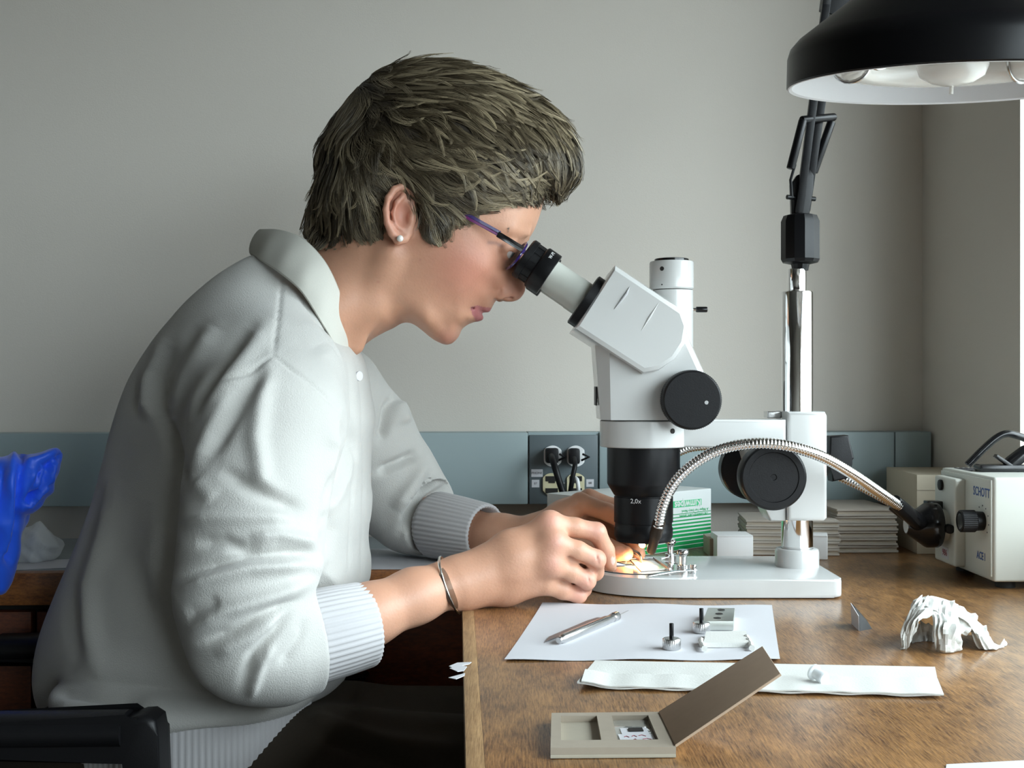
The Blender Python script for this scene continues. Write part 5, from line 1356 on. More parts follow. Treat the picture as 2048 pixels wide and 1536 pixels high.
# gaps between the bent fingers
for (a_, b_) in (((1142, 1075, 1.1525), (1192, 1090, 1.160)), ((1132, 1108, 1.1430), (1186, 1139, 1.153)), ((1122, 1150, 1.1455), (1168, 1181, 1.162))):
    prims.append(cone_prim(PA(*a_), PA(*b_), 0.0012, 0.0024, 0.0035, 'sub'))
# knuckles
for (c, r) in (iM, mM, rM): prims.append(ell_prim(c + np.array([-0.004, -0.0045, 0.003]), (0.0095,) * 3, 0.012))
# crease lines over the bent finger joints
for (x0, y0, x1, y1, dd) in ((1195, 1052, 1200, 1070, 1.157), (1192, 1108, 1197, 1128, 1.1475), (1174, 1150, 1180, 1168, 1.151)):
    prims.append(cone_prim(PA(x0, y0, dd), PA(x1, y1, dd), 0.0006, 0.0006, 0.0015, 'sub'))
# far arm
armF = chain([J(640, 780, 1.43, 0.036), J(775, 985, 1.5, 0.036), J(815, 1035, 1.5, 0.034), J(930, 1070, 1.44, 0.031), J(1000, 1075, 1.405, 0.026), J(1075, 1068, 1.375, 0.0205)], 0.012)
prims += armF
iF, mF, rF, pF = J(1160, 1006, 1.350, 0.0115), J(1178, 998, 1.372, 0.0112), J(1172, 1010, 1.394, 0.0108), J(1160, 1030, 1.410, 0.010)
palmF = [[J(1080, 1062, 1.37, 0.018), J(1125, 1035, 1.357, 0.0155), iF], [J(1080, 1062, 1.378, 0.018), J(1130, 1030, 1.375, 0.0155), mF], [J(1085, 1068, 1.385, 0.018), J(1130, 1038, 1.39, 0.015), rF], [J(1085, 1072, 1.39, 0.017), J(1125, 1050, 1.402, 0.014), pF]]
pathsF = [[iF, J(1215, 1024, 1.342, 0.0098), J(1252, 1044, 1.336, 0.0095), J(1270, 1082, 1.328, 0.0084), J(1278, 1108, 1.322, 0.0072)],
          [mF, J(1228, 1014, 1.372, 0.0095), J(1256, 1036, 1.372, 0.0092), J(1266, 1074, 1.364, 0.0082), J(1268, 1100, 1.356, 0.0072)],
          [rF, J(1222, 1030, 1.396, 0.0092), J(1258, 1052, 1.395, 0.0088), J(1270, 1085, 1.385, 0.008), J(1266, 1104, 1.376, 0.0072)],
          [pF, J(1205, 1050, 1.410, 0.0085), J(1235, 1072, 1.408, 0.008), J(1245, 1094, 1.40, 0.0072), J(1240, 1106, 1.392, 0.0066)]]
thumbF = [J(1100, 1066, 1.360, 0.0165), J(1170, 1080, 1.335, 0.0135), J(1215, 1097, 1.317, 0.0112), J(1234, 1104, 1.310, 0.0098), J(1251, 1107, 1.304, 0.0086)]
prims += hand(pathsF, thumbF, palmF)
# hidden core of the trunk that joins neck and arms (inside the clothes)
prims += chain([J(625, 660, YH, 0.055), J(560, 760, YH, 0.075), J(430, 1100, 1.23, 0.075), J(390, 1340, 1.19, 0.065)], 0.02)
prims += chain([J(560, 770, 1.14, 0.036), J(580, 740, YH, 0.05), J(640, 780, 1.43, 0.036)], 0.02)
V, Q = polygonise(prims, 0.0016); V, Q = tidy(V, Q); V = relax(V, Q, 1, 0.35)
# --- skin tint per point
px, py = to_px(V)
C = np.tile(np.array([0.56, 0.300, 0.198]), (len(V), 1))
def blend(col, wgt):
    global C
    wgt = np.clip(wgt, 0, 1)[:, None]; C = C * (1 - wgt) + np.array(col) * wgt
g2 = lambda x, y, r: np.exp(-(((px - x) ** 2 + (py - y) ** 2) / r ** 2))
ishead = (px < 1110) & (py < 720) & (py > 100) & (V[:, 1] > 1.15)
blend((0.56, 0.225, 0.155), ishead * 0.75 * g2(945, 540, 62)); blend((0.56, 0.24, 0.17), ishead * 0.5 * g2(910, 520, 60))
blend((0.55, 0.26, 0.20), ishead * 0.6 * g2(1030, 585, 28)); blend((0.58, 0.26, 0.20), ishead * 0.6 * g2(895, 680, 26))
blend((0.58, 0.25, 0.19), ishead * 0.7 * np.exp(-((px - 797) / 32) ** 2 - ((py - 425) / 55) ** 2) * (V[:, 1] < YH - 0.065))
lip = pin([(941, 614), (955, 611), (968, 614), (984, 616), (984, 624), (968, 627), (968, 636), (962, 645), (952, 643), (944, 628)], px, py)
blend((0.40, 0.135, 0.145), ishead * lip * 0.9)
blend((0.30, 0.16, 0.13), ishead * 0.8 * np.exp(-(seg_dist(px, py, [(978, 485), (992, 486), (1004, 492)]) / 4) ** 2))
for x, y in ((1100, 1040), (1115, 1085), (1108, 1128), (1195, 1062), (1195, 1118), (1176, 1160), (1160, 1190)):
    blend((0.60, 0.29, 0.23), (V[:, 1] < 1.25) * (py > 900) * 0.6 * g2(x, y, 20))
nailN = (np.hypot((px - 1226), (py - 1121) * 0.5) < 4) & (V[:, 1] < 1.2)
blend((0.72, 0.50, 0.44), nailN * 0.8)
blend((0.66, 0.36, 0.28), (np.hypot((px - 1240) * 0.8, py - 1101) < 9) * (V[:, 1] > 1.28) * (py > 900) * 0.9)
for x, y in ((923, 503), (965, 508), (757, 565), (840, 520), (1085, 1103)):
    blend((0.46, 0.20, 0.15), 0.6 * (np.hypot(px - x, py - y) < 2.3) * (V[:, 1] < YH))
bod = npmesh('body', V, Q, M_skin, pe); set_col(bod.data, C)
bod['label'] = 'bare face, neck, forearms and hands'
# eyes
for s in (-1, 1):
    c = PA(1008, 496, YH - 0.033); c[1] = YH + s * 0.033
    bm = BM(); bmesh.ops.create_uvsphere(bm, u_segments=32, v_segments=24, radius=0.0124, matrix=Matrix.Translation(Vector(c)))
    me = bpy.data.meshes.new('eye'); bm.to_mesh(me); bm.free()
    gz = np.array([0.82, 0, -0.57]); vv = np.array([v.co[:] for v in me.vertices]) - c; vv /= np.linalg.norm(vv, axis=1)[:, None]
    an = np.degrees(np.arccos(np.clip(vv @ gz, -1, 1))); cc = np.tile([0.72, 0.66, 0.62], (len(vv), 1)); cc[an < 29] = (0.10, 0.12, 0.12); cc[an < 12] = (0.005, 0.005, 0.005)
    eo = add_obj('eye', me, mat('eyeball', (0.7, 0.66, 0.62), 0.08, attr='tint', noise=0.02, coat=1.0) if s < 0 else MATS['eyeball'], pe, angle=None); set_col(me, cc)

# ---- hair: under-layer that follows the skull, then locks combed over it
silh = [(628, 488), (614, 470), (618, 425), (636, 370), (634, 325), (643, 285), (664, 245), (690, 208), (722, 172), (762, 143), (812, 126), (860, 120), (912, 127), (962, 141), (1002, 157), (1042, 180), (1080, 203), (1113, 232), (1138, 266), (1153, 300), (1157, 335), (1150, 366), (1128, 384), (1100, 388)]
hline = [(1085, 384), (1058, 398), (1020, 408), (985, 414), (950, 430), (915, 444), (900, 462), (882, 476), (856, 484), (842, 470), (836, 440), (826, 400), (812, 380), (790, 378), (772, 396), (766, 430), (768, 462), (750, 474), (715, 474), (680, 476), (650, 484)]
def skin_w(px, py):
    """half width of the skin seen at a pixel (iterated for perspective)"""
    w = 0.05
    for _ in range(4):
        v = P(px, py, YH - w); w = math.sqrt(max(float(head.w2(np.array([v.x]), np.array([v.z]))[0]), 0))
    return w * 1000
hin = []
hl = [np.array(p, float) for p in hline]; ctr = np.array([880, 300])
for i in range(len(hl)):
    a, b_ = hl[max(i - 1, 0)], hl[min(i + 1, len(hl) - 1)]; t = (b_ - a) / np.linalg.norm(b_ - a); nrm_ = np.array([-t[1], t[0]])
    p_in = hl[i] + nrm_ * 9; p_out = hl[i] - nrm_ * 10
    w_ = skin_w(*hl[i])
    for pp, dw in ((p_in, 4.5), (p_out, -5)):
        ws = skin_w(*pp)
        if ws > 6: hin.append((pp[0], pp[1], max(ws + dw, 3)))
for (x, y, dw) in ((880, 300, 13), (800, 300, 14), (960, 300, 13), (740, 320, 14), (1030, 310, 14), (690, 380, 14), (1000, 370, 10), (870, 390, 11), (700, 440, 10), (740, 430, 9), (900, 420, 8), (840, 220, 13), (940, 220, 13), (760, 240, 13), (1010, 250, 14), (860, 440, 7), (700, 290, 12)):
    hin.append((x, y, skin_w(x, y) + dw))
hin += [(1080, 310, 58), (1120, 320, 40), (1135, 350, 28), (1110, 375, 30), (1075, 250, 42), (1120, 280, 30), (655, 440, 34), (640, 475, 20), (650, 330, 24), (680, 260, 30), (780, 155, 24), (860, 140, 26), (940, 150, 26), (1020, 180, 26)]
for (x, y) in ((1000, 470), (960, 480), (930, 480), (900, 520), (850, 540), (950, 560), (1040, 440), (800, 420), (800, 450), (780, 520), (720, 520), (680, 520), (1065, 430), (870, 500)):
    hin.append((x, y, max(skin_w(x, y) - 9, 2)))
hout = [(1180, 420, -20), (1100, 470, -14), (600, 520, -10), (1110, 410, -12)]
hcap = Inflate(silh, hin + hout, YH, (HLO[0] - 0.03, HLO[1]), (HHI[0] + 0.02, HHI[1] + 0.03), 0.0015)
hpoly = silh + hline[:]
HL0, HL1 = P(600, 500, YH), P(1175, 100, YH)
V, Q = polygonise([Prim(hcap.field, (HL0.x, YH - 0.10, HL0.z), (HL1.x, YH + 0.10, HL1.z))], 0.0026); V, Q = tidy(V, Q)
mx_, my_ = to_px(V)
hp_big = [(x, y) for x, y in silh] + [(1092, 392)] + hline
hp_big = [(600, 500), (600, 100), (1180, 100), (1180, 395)] + [(1092, 394)] + hline
# mirror the pixel test onto both sides: use position at the near side depth
Vn = V.copy(); Vn[:, 1] = YH - np.abs(V[:, 1] - YH); nx_, ny_ = to_px(Vn)
keep = pin(hp_big, nx_, ny_)
Q = Q[keep[Q].all(1)]; V, Q = tidy(V, Q)
hair = npmesh('hair', V, Q, M_hairgap, pe); hair['label'] = 'short layered dark blonde hair'
# strands
flow = np.array([(690, 250, -.35, 1), (660, 350, -.05, 1), (640, 430, -.35, 1), (690, 420, .05, 1), (640, 470, -.5, 1), (750, 440, .3, 1), (740, 460, .1, 1), (720, 330, .25, 1), (760, 280, .65, .75), (800, 190, .75, .5), (770, 370, .7, .75),
                 (860, 130, .95, .15), (850, 240, .8, .5), (850, 330, .92, .35), (840, 420, .55, .85), (860, 460, .2, 1), (890, 430, .75, .65), (950, 150, .9, .3), (950, 240, .78, .6), (950, 340, .88, .4), (930, 400, .85, .5), (990, 400, .95, .25),
                 (1040, 200, .8, .5), (1050, 240, .7, .7), (1050, 320, .75, .6), (1110, 260, .5, .9), (1120, 300, .3, 1), (1135, 350, -.1, 1), (1090, 370, .4, .8), (1040, 370, .95, .25)], float)
flow[:, 2:] /= np.linalg.norm(flow[:, 2:], axis=1)[:, None]
def flow_at(px, py):
    d2 = (px[:, None] - flow[None, :, 0]) ** 2 + (py[:, None] - flow[None, :, 1]) ** 2
    w = 1 / (d2 + 400) ** 1.6
    v = (w[..., None] * flow[None, :, 2:]).sum(1); return v / np.linalg.norm(v, axis=1)[:, None]
def capf(Pn): return hcap.field(Pn[:, 0], Pn[:, 1], Pn[:, 2])
def capgrad(Pn, e=0.0015):
    g = np.stack([capf(Pn + np.eye(3)[i] * e) - capf(Pn - np.eye(3)[i] * e) for i in range(3)], 1)
    m = np.linalg.norm(g, axis=1)[:, None] + 1e-9
    return g / m, m[:, 0] / (2 * e)
hair_zone = [(605, 492), (600, 440), (618, 350), (622, 290), (650, 225), (700, 170), (760, 125), (860, 98), (960, 118), (1050, 158), (1125, 215), (1168, 290), (1176, 345), (1158, 384), (1120, 396), (1085, 392), (1050, 404), (1000, 414), (950, 434), (915, 448), (904, 470), (870, 486), (848, 486), (838, 460), (822, 400), (808, 384), (790, 384), (774, 400), (768, 440), (772, 470), (740, 484), (680, 486), (640, 494)]
rng = np.random.RandomState(5)
def strands(nclump, per, seglen, nseg, rad, lift0, lift1, spread):
    tri = V[Q]; ar = np.linalg.norm(np.cross(tri[:, 2] - tri[:, 0], tri[:, 3] - tri[:, 1]), axis=1)
    w = ar * np.where(tri[:, :, 1].mean(1) < YH + 0.02, 1.0, 0.45)
    f = rng.choice(len(Q), nclump, p=w / w.sum())
    R = tri[f].mean(1)
    tone = rng.rand(nclump) ** 1.35; bend = rng.normal(0, 0.4, nclump); ln = rng.uniform(0.55, 1.25, nclump); jit = rng.normal(0, 0.18, nclump)
    lf = rng.rand(nclump)
    Rn = R.copy(); Rn[:, 1] = YH - np.abs(R[:, 1] - YH); _x, _y = to_px(Rn)
    back = ((_x < 700) | (_y > 430)); ln = np.where(back, ln * 0.75, ln)
    K = np.repeat(np.arange(nclump), per); n = len(K)
    g, _ = capgrad(R)
    rnd = rng.normal(0, spread, (n, 3)); pos = R[K] + rnd
    path = np.zeros((n, nseg + 1, 3)); cur = pos.copy()
    own = rng.normal(0, 0.07, n)
    for k in range(nseg + 1):
        g, m = capgrad(cur); d = capf(cur) / np.maximum(m, 0.2)
        t = k / nseg
        target = lift0 + (lift1 - lift0) * t * (0.3 + 0.9 * lf[K]) 
        cur = cur - g * np.clip(d - target, -0.006, 0.006)[:, None]
        path[:, k] = cur
        cn = cur.copy(); cn[:, 1] = YH - np.abs(cur[:, 1] - YH); x_, y_ = to_px(cn)
        fl = flow_at(x_, y_); ang = jit[K] + own + bend[K] * (t - 0.3) * 2.2
        fx = fl[:, 0] * np.cos(ang) - fl[:, 1] * np.sin(ang); fy = fl[:, 0] * np.sin(ang) + fl[:, 1] * np.cos(ang)
        D = np.stack([fx, np.zeros(n), -fy], 1)
        D = D - g * (D * g).sum(1)[:, None] * 0.9
        D /= np.linalg.norm(D, axis=1)[:, None] + 1e-9
        live = np.where(pin(hair_zone, x_, y_), 1.0, 0.12)
        cur = cur + D * (seglen / nseg * ln[K] * live)[:, None]
    # gather towards the clump centre at the tip
    cen = np.zeros((nclump, nseg + 1, 3)); np.add.at(cen, K, path); cen /= per
    tt = np.linspace(0, 1, nseg + 1)[None, :, None]
    path = path + (cen[K] - path) * (0.85 * tt ** 0.8)
    return path, tone[K], K
def strand_mesh(path, tone, rad):
    n, S, _ = path.shape
    T_ = np.gradient(path, axis=1); T_ /= np.linalg.norm(T_, axis=2)[..., None] + 1e-9
    up = np.array([0.31, -0.85, 0.42]); A = np.cross(T_, up); A /= np.linalg.norm(A, axis=2)[..., None] + 1e-9
    B = np.cross(T_, A)
    tt = np.linspace(0, 1, S)[None, :, None]
    r = rad * (1 - 0.8 * tt ** 2) * np.ones((n, 1, 1))
    ring = np.stack([path + r * (A * math.cos(a) + B * math.sin(a)) for a in (0, 2.094, 4.189)], 2)   # n,S,3,3
    VV = ring.reshape(-1, 3)
    base = (np.arange(n)[:, None] * S + np.arange(S - 1)[None]) * 3
    qs = []
    for k in range(3):
        k2 = (k + 1) % 3
        qs.append(np.stack([base + k, base + k2, base + 3 + k2, base + 3 + k], -1).reshape(-1, 4))
    QQ = np.concatenate(qs)
    dark = np.array([0.030, 0.023, 0.014]); mid = np.array([0.090, 0.067, 0.038]); lightc = np.array([0.52, 0.43, 0.28])
    tn = tone[:, None, None]
    root = dark + (mid - dark) * tn; tip = mid + (lightc - mid) * np.clip(tn * 1.15 - 0.15, 0, 1)
    cc = root + (tip - root) * tt
    cc = np.repeat(cc[:, :, None, :], 3, 2).reshape(-1, 3)
    return VV, QQ, cc
S1 = strands(1500, 16, 0.060, 7, 0.0003, 0.0004, 0.0075, 0.0026)
S2 = strands(220, 5, 0.055, 8, 0.0003, 0.002, 0.012, 0.003)
VV, QQ, CC = [], [], []; off = 0
for (pa, to, K), rd in ((S1, 0.00029), (S2, 0.00022)):
    v, q, c = strand_mesh(pa, to, rd); VV.append(v); QQ.append(q + off); CC.append(c); off += len(v)
VV = np.concatenate(VV); QQ = np.concatenate(QQ); CC = np.concatenate(CC)
lk = npmesh('hair_locks', VV, QQ, M_hair, hair); set_col(lk.data, CC); lk['kind'] = 'stuff'
# eyebrow hairs (both sides)
bp, bt_ = [], []
for s in (-1, 1):
    for i in range(150):
        t = rng.rand(); x0, y0, w0 = [np.interp(t, [0, .5, 1], v) for v in ((1056, 1040, 1022), (463, 458, 458), (16, 34, 46))]
        y0 += rng.normal(0, 2.6); p0 = PA(x0, y0, YH - (skin_w(x0, y0) + 0.4) / 1000); p1 = PA(x0 - 9, y0 - 1 + 3 * t, YH - (skin_w(x0 - 9, y0) + 0.8) / 1000)
        if s > 0: p0[1] = 2 * YH - p0[1]; p1[1] = 2 * YH - p1[1]
        bp.append(np.stack([p0, (p0 + p1) / 2, p1])); bt_.append(0.05)
v, q, c = strand_mesh(np.array(bp), np.array(bt_), 0.0002); br = npmesh('eyebrow', v, q, M_hair, pe); set_col(br.data, c); br['kind'] = 'stuff'

# ---- sweatshirt
YT = 1.27
tor = [(520, 508), (470, 530), (410, 574), (352, 632), (304, 690), (265, 752), (238, 820), (220, 880), (205, 940), (190, 1000), (170, 1060), (142, 1130), (114, 1195), (90, 1255), (75, 1310), (70, 1360), (78, 1405), (102, 1440), (180, 1458), (260, 1468), (400, 1475), (520, 1465), (610, 1440),
       (655, 1405), (695, 1350), (718, 1280), (730, 1180), (736, 1080), (740, 980), (741, 880), (738, 790), (728, 730), (712, 695), (690, 655), (662, 590), (620, 545), (570, 518)]
tin = [(545, 560, 67), (470, 620, 118), (520, 680, 160), (600, 690, 150), (660, 740, 118), (700, 770, 80), (400, 720, 150), (330, 760, 108), (480, 800, 182), (600, 820, 176), (690, 850, 112), (360, 900, 165), (285, 900, 112), (245, 960, 85), (610, 620, 85), (650, 680, 77),
       (300, 1050, 170), (230, 1080, 122), (450, 1000, 188), (600, 1000, 178), (690, 1000, 112), (722, 1000, 60), (200, 1200, 142), (300, 1250, 184), (450, 1250, 196), (600, 1250, 178), (690, 1200, 112), (130, 1300, 112), (180, 1400, 140), (300, 1420, 165), (450, 1420, 170), (590, 1380, 145), (660, 1330, 108), (620, 1415, 62), (110, 1390, 75)]
o3 = [P(x, y, YT) for x, y in tor]
tlo = (min(p.x for p in o3) - 0.03, min(p.z for p in o3) - 0.03); thi = (max(p.x for p in o3) + 0.03, max(p.z for p in o3) + 0.03)
torso = Inflate(tor, tin, YT, tlo, thi, 0.003)
def sstep(a, b_, x):
    t = np.clip((x - a) / (b_ - a), 0, 1); return t * t * (3 - 2 * t)
def torso_field(X, Y, Z):
    # the far flank is slimmer below the chest, clear of the far armrest
    k = 1 + 1.3 * sstep(0.92, 0.77, Z) + 3.6 * sstep(0.79, 0.69, Z)
    return torso.field(X, np.where(Y > YT, YT + (Y - YT) * k, Y), Z)
sp_ = [Prim(torso_field, (tlo[0], YT - 0.21, tlo[1]), (thi[0], YT + 0.21, thi[1]))]
slN = chain([J(560, 755, 1.155, 0.062), J(535, 850, 1.092, 0.067), J(514, 980, 1.062, 0.0605), J(502, 1100, 1.047, 0.0580), J(492, 1200, 1.038, 0.0565), J(505, 1278, 1.036, 0.0500), J(560, 1290, 1.05, 0.0470), J(625, 1274, 1.068, 0.0415), J(660, 1266, 1.077, 0.040)], 0.02)
sp_.append(group_prim(slN, 0.034))
slF = chain([J(665, 790, 1.43, 0.062), J(725, 880, 1.47, 0.062), J(780, 968, 1.49, 0.060), J(825, 1020, 1.485, 0.050), J(885, 1048, 1.46, 0.0405)], 0.02)
sp_.append(group_prim(slF, 0.02))
# sleeves end where the cuffs begin
def cut_end(a, b_, rad):
    a = np.array(a, float); b_ = np.array(b_, float); ax_ = (b_ - a) / np.linalg.norm(b_ - a)
    def fn(X, Y, Z):
        dx, dy, dz = X - a[0], Y - a[1], Z - a[2]; h = dx * ax_[0] + dy * ax_[1] + dz * ax_[2]
        rr = np.sqrt(np.maximum(dx * dx + dy * dy + dz * dz - h * h, 0))
        return np.maximum(-h, np.maximum(rr - rad, h - 0.12))
    c = a + ax_ * 0.06; return Prim(fn, c - 0.1, c + 0.1, 0.003, 'sub')
sp_.append(cut_end(PA(616, 1276, 1.067), PA(733, 1246, 1.096), 0.062))
sp_.append(cut_end(PA(862, 1048, 1.468), PA(972, 1067, 1.412), 0.055))
# waistband tier below the main blouse
sp_.append(group_prim([ell_prim((-0.318, 1.175, 0.665), (0.128, 0.124, 0.032), 0.0)], 0.008))
V, Q = polygonise(sp_, 0.0024); V, Q = tidy(V, Q); V = relax(V, Q, 1, 0.4)
px, py = to_px(V); N = vnormals(V, Q)
vd = V - np.array([0, 0, CZ]); vd /= np.linalg.norm(vd, axis=1)[:, None]
fac = np.clip(-(N * vd).sum(1) * 2.5 + 0.15, 0, 1)
near_ok = (V[:, 1] < 1.30)
strokes = [
    ([(332, 675), (295, 739), (291, 807), (313, 839)], 7, 13), ([(310, 690), (272, 760), (268, 830)], -6, 12), ([(345, 690), (318, 750), (318, 815), (335, 850)], -8, 11), ([(432, 655), (372, 756), (352, 830)], 8, 16), ([(400, 650), (345, 735), (332, 800)], -4, 12),
    ([(545, 640), (470, 740), (400, 840)], 6, 16), ([(500, 660), (430, 745), (375, 840)], -7, 14),
    ([(330, 840), (346, 890), (366, 967)], -13, 10), ([(541, 716), (523, 785), (512, 876), (523, 958), (560, 990)], 8, 16), ([(537, 735), (480, 807), (415, 912)], -9, 14), ([(470, 780), (420, 860), (385, 940)], 5, 12),
    ([(366, 1042), (420, 1036), (520, 1034), (590, 1036)], 8, 14), ([(440, 940), (500, 975), (560, 1005), (610, 1028)], -8, 13), ([(390, 960), (430, 1000)], 4, 16), ([(500, 1076), (555, 1069), (637, 1085)], 8, 11), ([(389, 1085), (450, 1083), (487, 1100), (525, 1098)], -7, 11), 
    ([(356, 1183), (420, 1158), (500, 1136), (628, 1127)], 10, 13), ([(375, 1146), (469, 1120), (560, 1108), (640, 1106)], -9, 9), ([(370, 1232), (410, 1214), (440, 1200)], -5, 13), ([(375, 1262), (450, 1222), (562, 1186), (628, 1160)], 9, 12), ([(403, 1284), (464, 1263), (515, 1232), (600, 1200)], -10, 8), 
    ([(430, 1310), (500, 1275), (560, 1235)], 6, 12), ([(482, 1375), (506, 1310), (581, 1226)], -8, 8), ([(500, 1395), (524, 1325), (548, 1290)], 6, 8), ([(560, 1330), (600, 1270), (612, 1235)], -4, 9), ([(620, 1090), (640, 1120), (625, 1150)], 4, 12),
    ([(195, 955), (180, 1060), (150, 1170), (150, 1250), (160, 1310)], -9, 14), ([(245, 960), (205, 1080), (172, 1170), (180, 1270), (200, 1340)], 8, 20), ([(290, 1000), (255, 1100), (290, 1210), (350, 1290)], -7, 26), ([(330, 1050), (310, 1130), (330, 1210)], 5, 24),
    ([(90, 1372), (180, 1386), (290, 1400)], -11, 13), ([(95, 1410), (200, 1425), (300, 1430)], 6, 12), ([(150, 1330), (300, 1350), (420, 1390)], 5, 30),
    ([(696, 835), (694, 880), (672, 958), (655, 1010)], -9, 10), ([(660, 860), (676, 900), (660, 960)], 6, 14), ([(712, 900), (690, 960), (660, 1020)], 5, 10), ([(650, 1020), (660, 1060), (645, 1100)], -6, 12),
    ([(566, 545), (556, 640), (546, 712)], -2.2, 3.5), ([(546, 712), (620, 765), (690, 830), (697, 850)], -2.6, 3.5), ([(546, 712), (500, 745), (440, 770)], -2.2, 3.5),
    ([(712, 720), (724, 800), (728, 1000), (722, 1170)], -2.6, 3.5), ([(690, 690), (706, 850), (704, 1000), (696, 1150)], -2.0, 3.5), ([(700, 700), (715, 850), (716, 1000)], 2.0, 7),
    ([(640, 690), (690, 780)], 4, 18), ([(590, 580), (640, 650), (680, 720)], -1.8, 3.5), ([(360, 1470), (500, 1462), (640, 1440)], -6, 6)]
disp = np.zeros(len(V))
for line, amp, sig in strokes:
    m = near_ok & (px < 745)
    disp[m] += (0.85 if sig > 5 else 1) * amp / 1000 * stroke_wt(px[m], py[m], line, sig * (1.2 if sig > 5 else 1))
strokesF = [([(782, 795), (772, 850), (762, 880)], -8, 8), ([(838, 905), (800, 925), (755, 945)], -8, 8), ([(866, 948), (850, 985), (800, 1065)], -9, 8), ([(890, 972), (862, 1002), (836, 1100)], -8, 7), ([(800, 800), (810, 850)], 5, 12), ([(850, 925), (830, 960), (790, 1020)], 5, 12), ([(760, 700), (765, 740)], -3, 8)]
mF_ = V[:, 1] > 1.36
for line, amp, sig in strokesF: disp[mF_] += 1.6 * amp / 1000 * stroke_wt(px[mF_], py[mF_], line, sig * 1.2)
V = V + N * (disp * fac)[:, None]
swt = npmesh('sweatshirt', V, Q, M_sweat, pe); swt['label'] = 'off-white knit sweatshirt with pushed up sleeves'
# ribbed cuffs and hem
def cuff(a, b_, ra, rb, nrib, th=0.0028):
    a, b_ = Vector(a), Vector(b_); bm = BM(); L = (b_ - a).length
    prof = [(ra - 0.004, -0.006), (ra, 0.0), (ra + 0.001, 0.004), ((ra + rb) / 2 + 0.0016, L * 0.5), (rb + 0.0012, L - 0.003), (rb, L), (rb - th, L - 0.001), (rb - th - 0.001, L * 0.6), (rb - th - 0.004, L * 0.3)]
    lathe(bm, prof, a, b_ - a, nrib * 4, rib=lambda an, r, h: 1 + 0.022 * math.cos(nrib * an))
    return obj('cuff', bm, mat('ribbed_cuff', (0.50, 0.49, 0.50), 0.95, noise=0.03, nscale=700, sheen=0.2) if 'ribbed_cuff' not in MATS else MATS['ribbed_cuff'], swt, angle=None)
cuff(PA(618, 1276, 1.067), PA(733, 1248, 1.096), 0.0400, 0.0370, 46)
cuff(PA(870, 1049, 1.463), PA(972, 1067, 1.412), 0.0390, 0.0335, 42)
bm = BM()
hc_ = np.array([-0.318, 1.174, 0.632]); ring = []
prof = [(0.96, 0.028), (1.0, 0.018), (1.0, -0.02), (0.97, -0.03), (0.9, -0.03)]
nr = 130; rows = []
for sc2, dz in prof:
    row = []
    for i in range(nr * 4):
        a = 2 * math.pi * i / (nr * 4); k2 = sc2 * (1 + 0.006 * math.cos(nr * a))
        x_ = math.cos(a); row.append(bm.verts.new((hc_[0] + 0.120 * k2 * x_, hc_[1] + 0.120 * k2 * math.sin(a), hc_[2] + dz * 1.3 + 0.004 * x_)))
    rows.append(row)
for A, B in zip(rows[:-1], rows[1:]):
    for i in range(len(A)): bm.faces.new([A[i], B[i], B[(i + 1) % len(A)], A[(i + 1) % len(A)]])
obj('ribbed_hem', bm, MATS['ribbed_cuff'], swt, angle=None)
# collar of the polo shirt under it
def collar():
    topE = [(519, 458, 0.5), (560, 459, 36), (606, 476, 63), (650, 521, 73), (680, 582, 66), (697, 642, 45), (706, 698, 16), (708, 712, 0.5)]
    botE = [(497, 508, 0.5), (516, 520, 48), (556, 546, 78), (600, 584, 90), (642, 648, 84), (674, 700, 62), (694, 735, 26), (702, 748, 0.5)]
    def side(E, s):
        pts = []
        for x, y, w in E:
            v = PA(x, y, YH - w / 1000); v[1] = YH + s * w / 1000; pts.append(v)
        return np.array(catmull(pts, 8))
    rows = []
    for E in (topE, botE):
        a, b_ = side(E, -1), side(E, 1); rows.append(np.concatenate([a, b_[-2:0:-1]]))
    tE, bE = rows; n = len(tE); cen = tE.mean(0)
    out = []
    for i in range(n):
        t, b_ = tE[i], bE[i]; mid = (t + b_) / 2; rad = mid - cen; rad /= np.linalg.norm(rad) + 1e-9; d = t - b_; d /= np.linalg.norm(d)
        wob = 0.0010 * math.sin(i * 0.9)
        inn = -rad
        sec = [b_ + rad * 0.001, b_ * 0.66 + t * 0.34 + rad * (0.0045 + wob), b_ * 0.25 + t * 0.75 + rad * 0.0042, t + rad * 0.0012 + d * 0.0005, t - rad * 0.0014, b_ * 0.3 + t * 0.7 - rad * 0.001, b_ * 0.7 + t * 0.3 - rad * 0.002, b_ - rad * 0.004]
        out.append(sec)
    Vv = np.array(out).reshape(-1, 3); k = 8; Qq = []
    for i in range(n):
        for j in range(k): Qq.append((i * k + j, i * k + (j + 1) % k, ((i + 1) % n) * k + (j + 1) % k, ((i + 1) % n) * k + j))
    o = npmesh('polo_collar', Vv, np.array(Qq), M_collar, pe, angle=60); o['label'] = 'turned up white polo collar'
    sub = o.modifiers.new('soft', 'SUBSURF'); sub.levels = 1; sub.render_levels = 1
collar()
for (x, y) in ((716, 752),):
    bm = BM(); q = P(x, y, YT - 0.052); cyl(bm, q, q + Vector((0.002, -0.0015, 0)), 0.005, seg=20, bevel=0.0006); obj('button', bm, M_paper, pe)
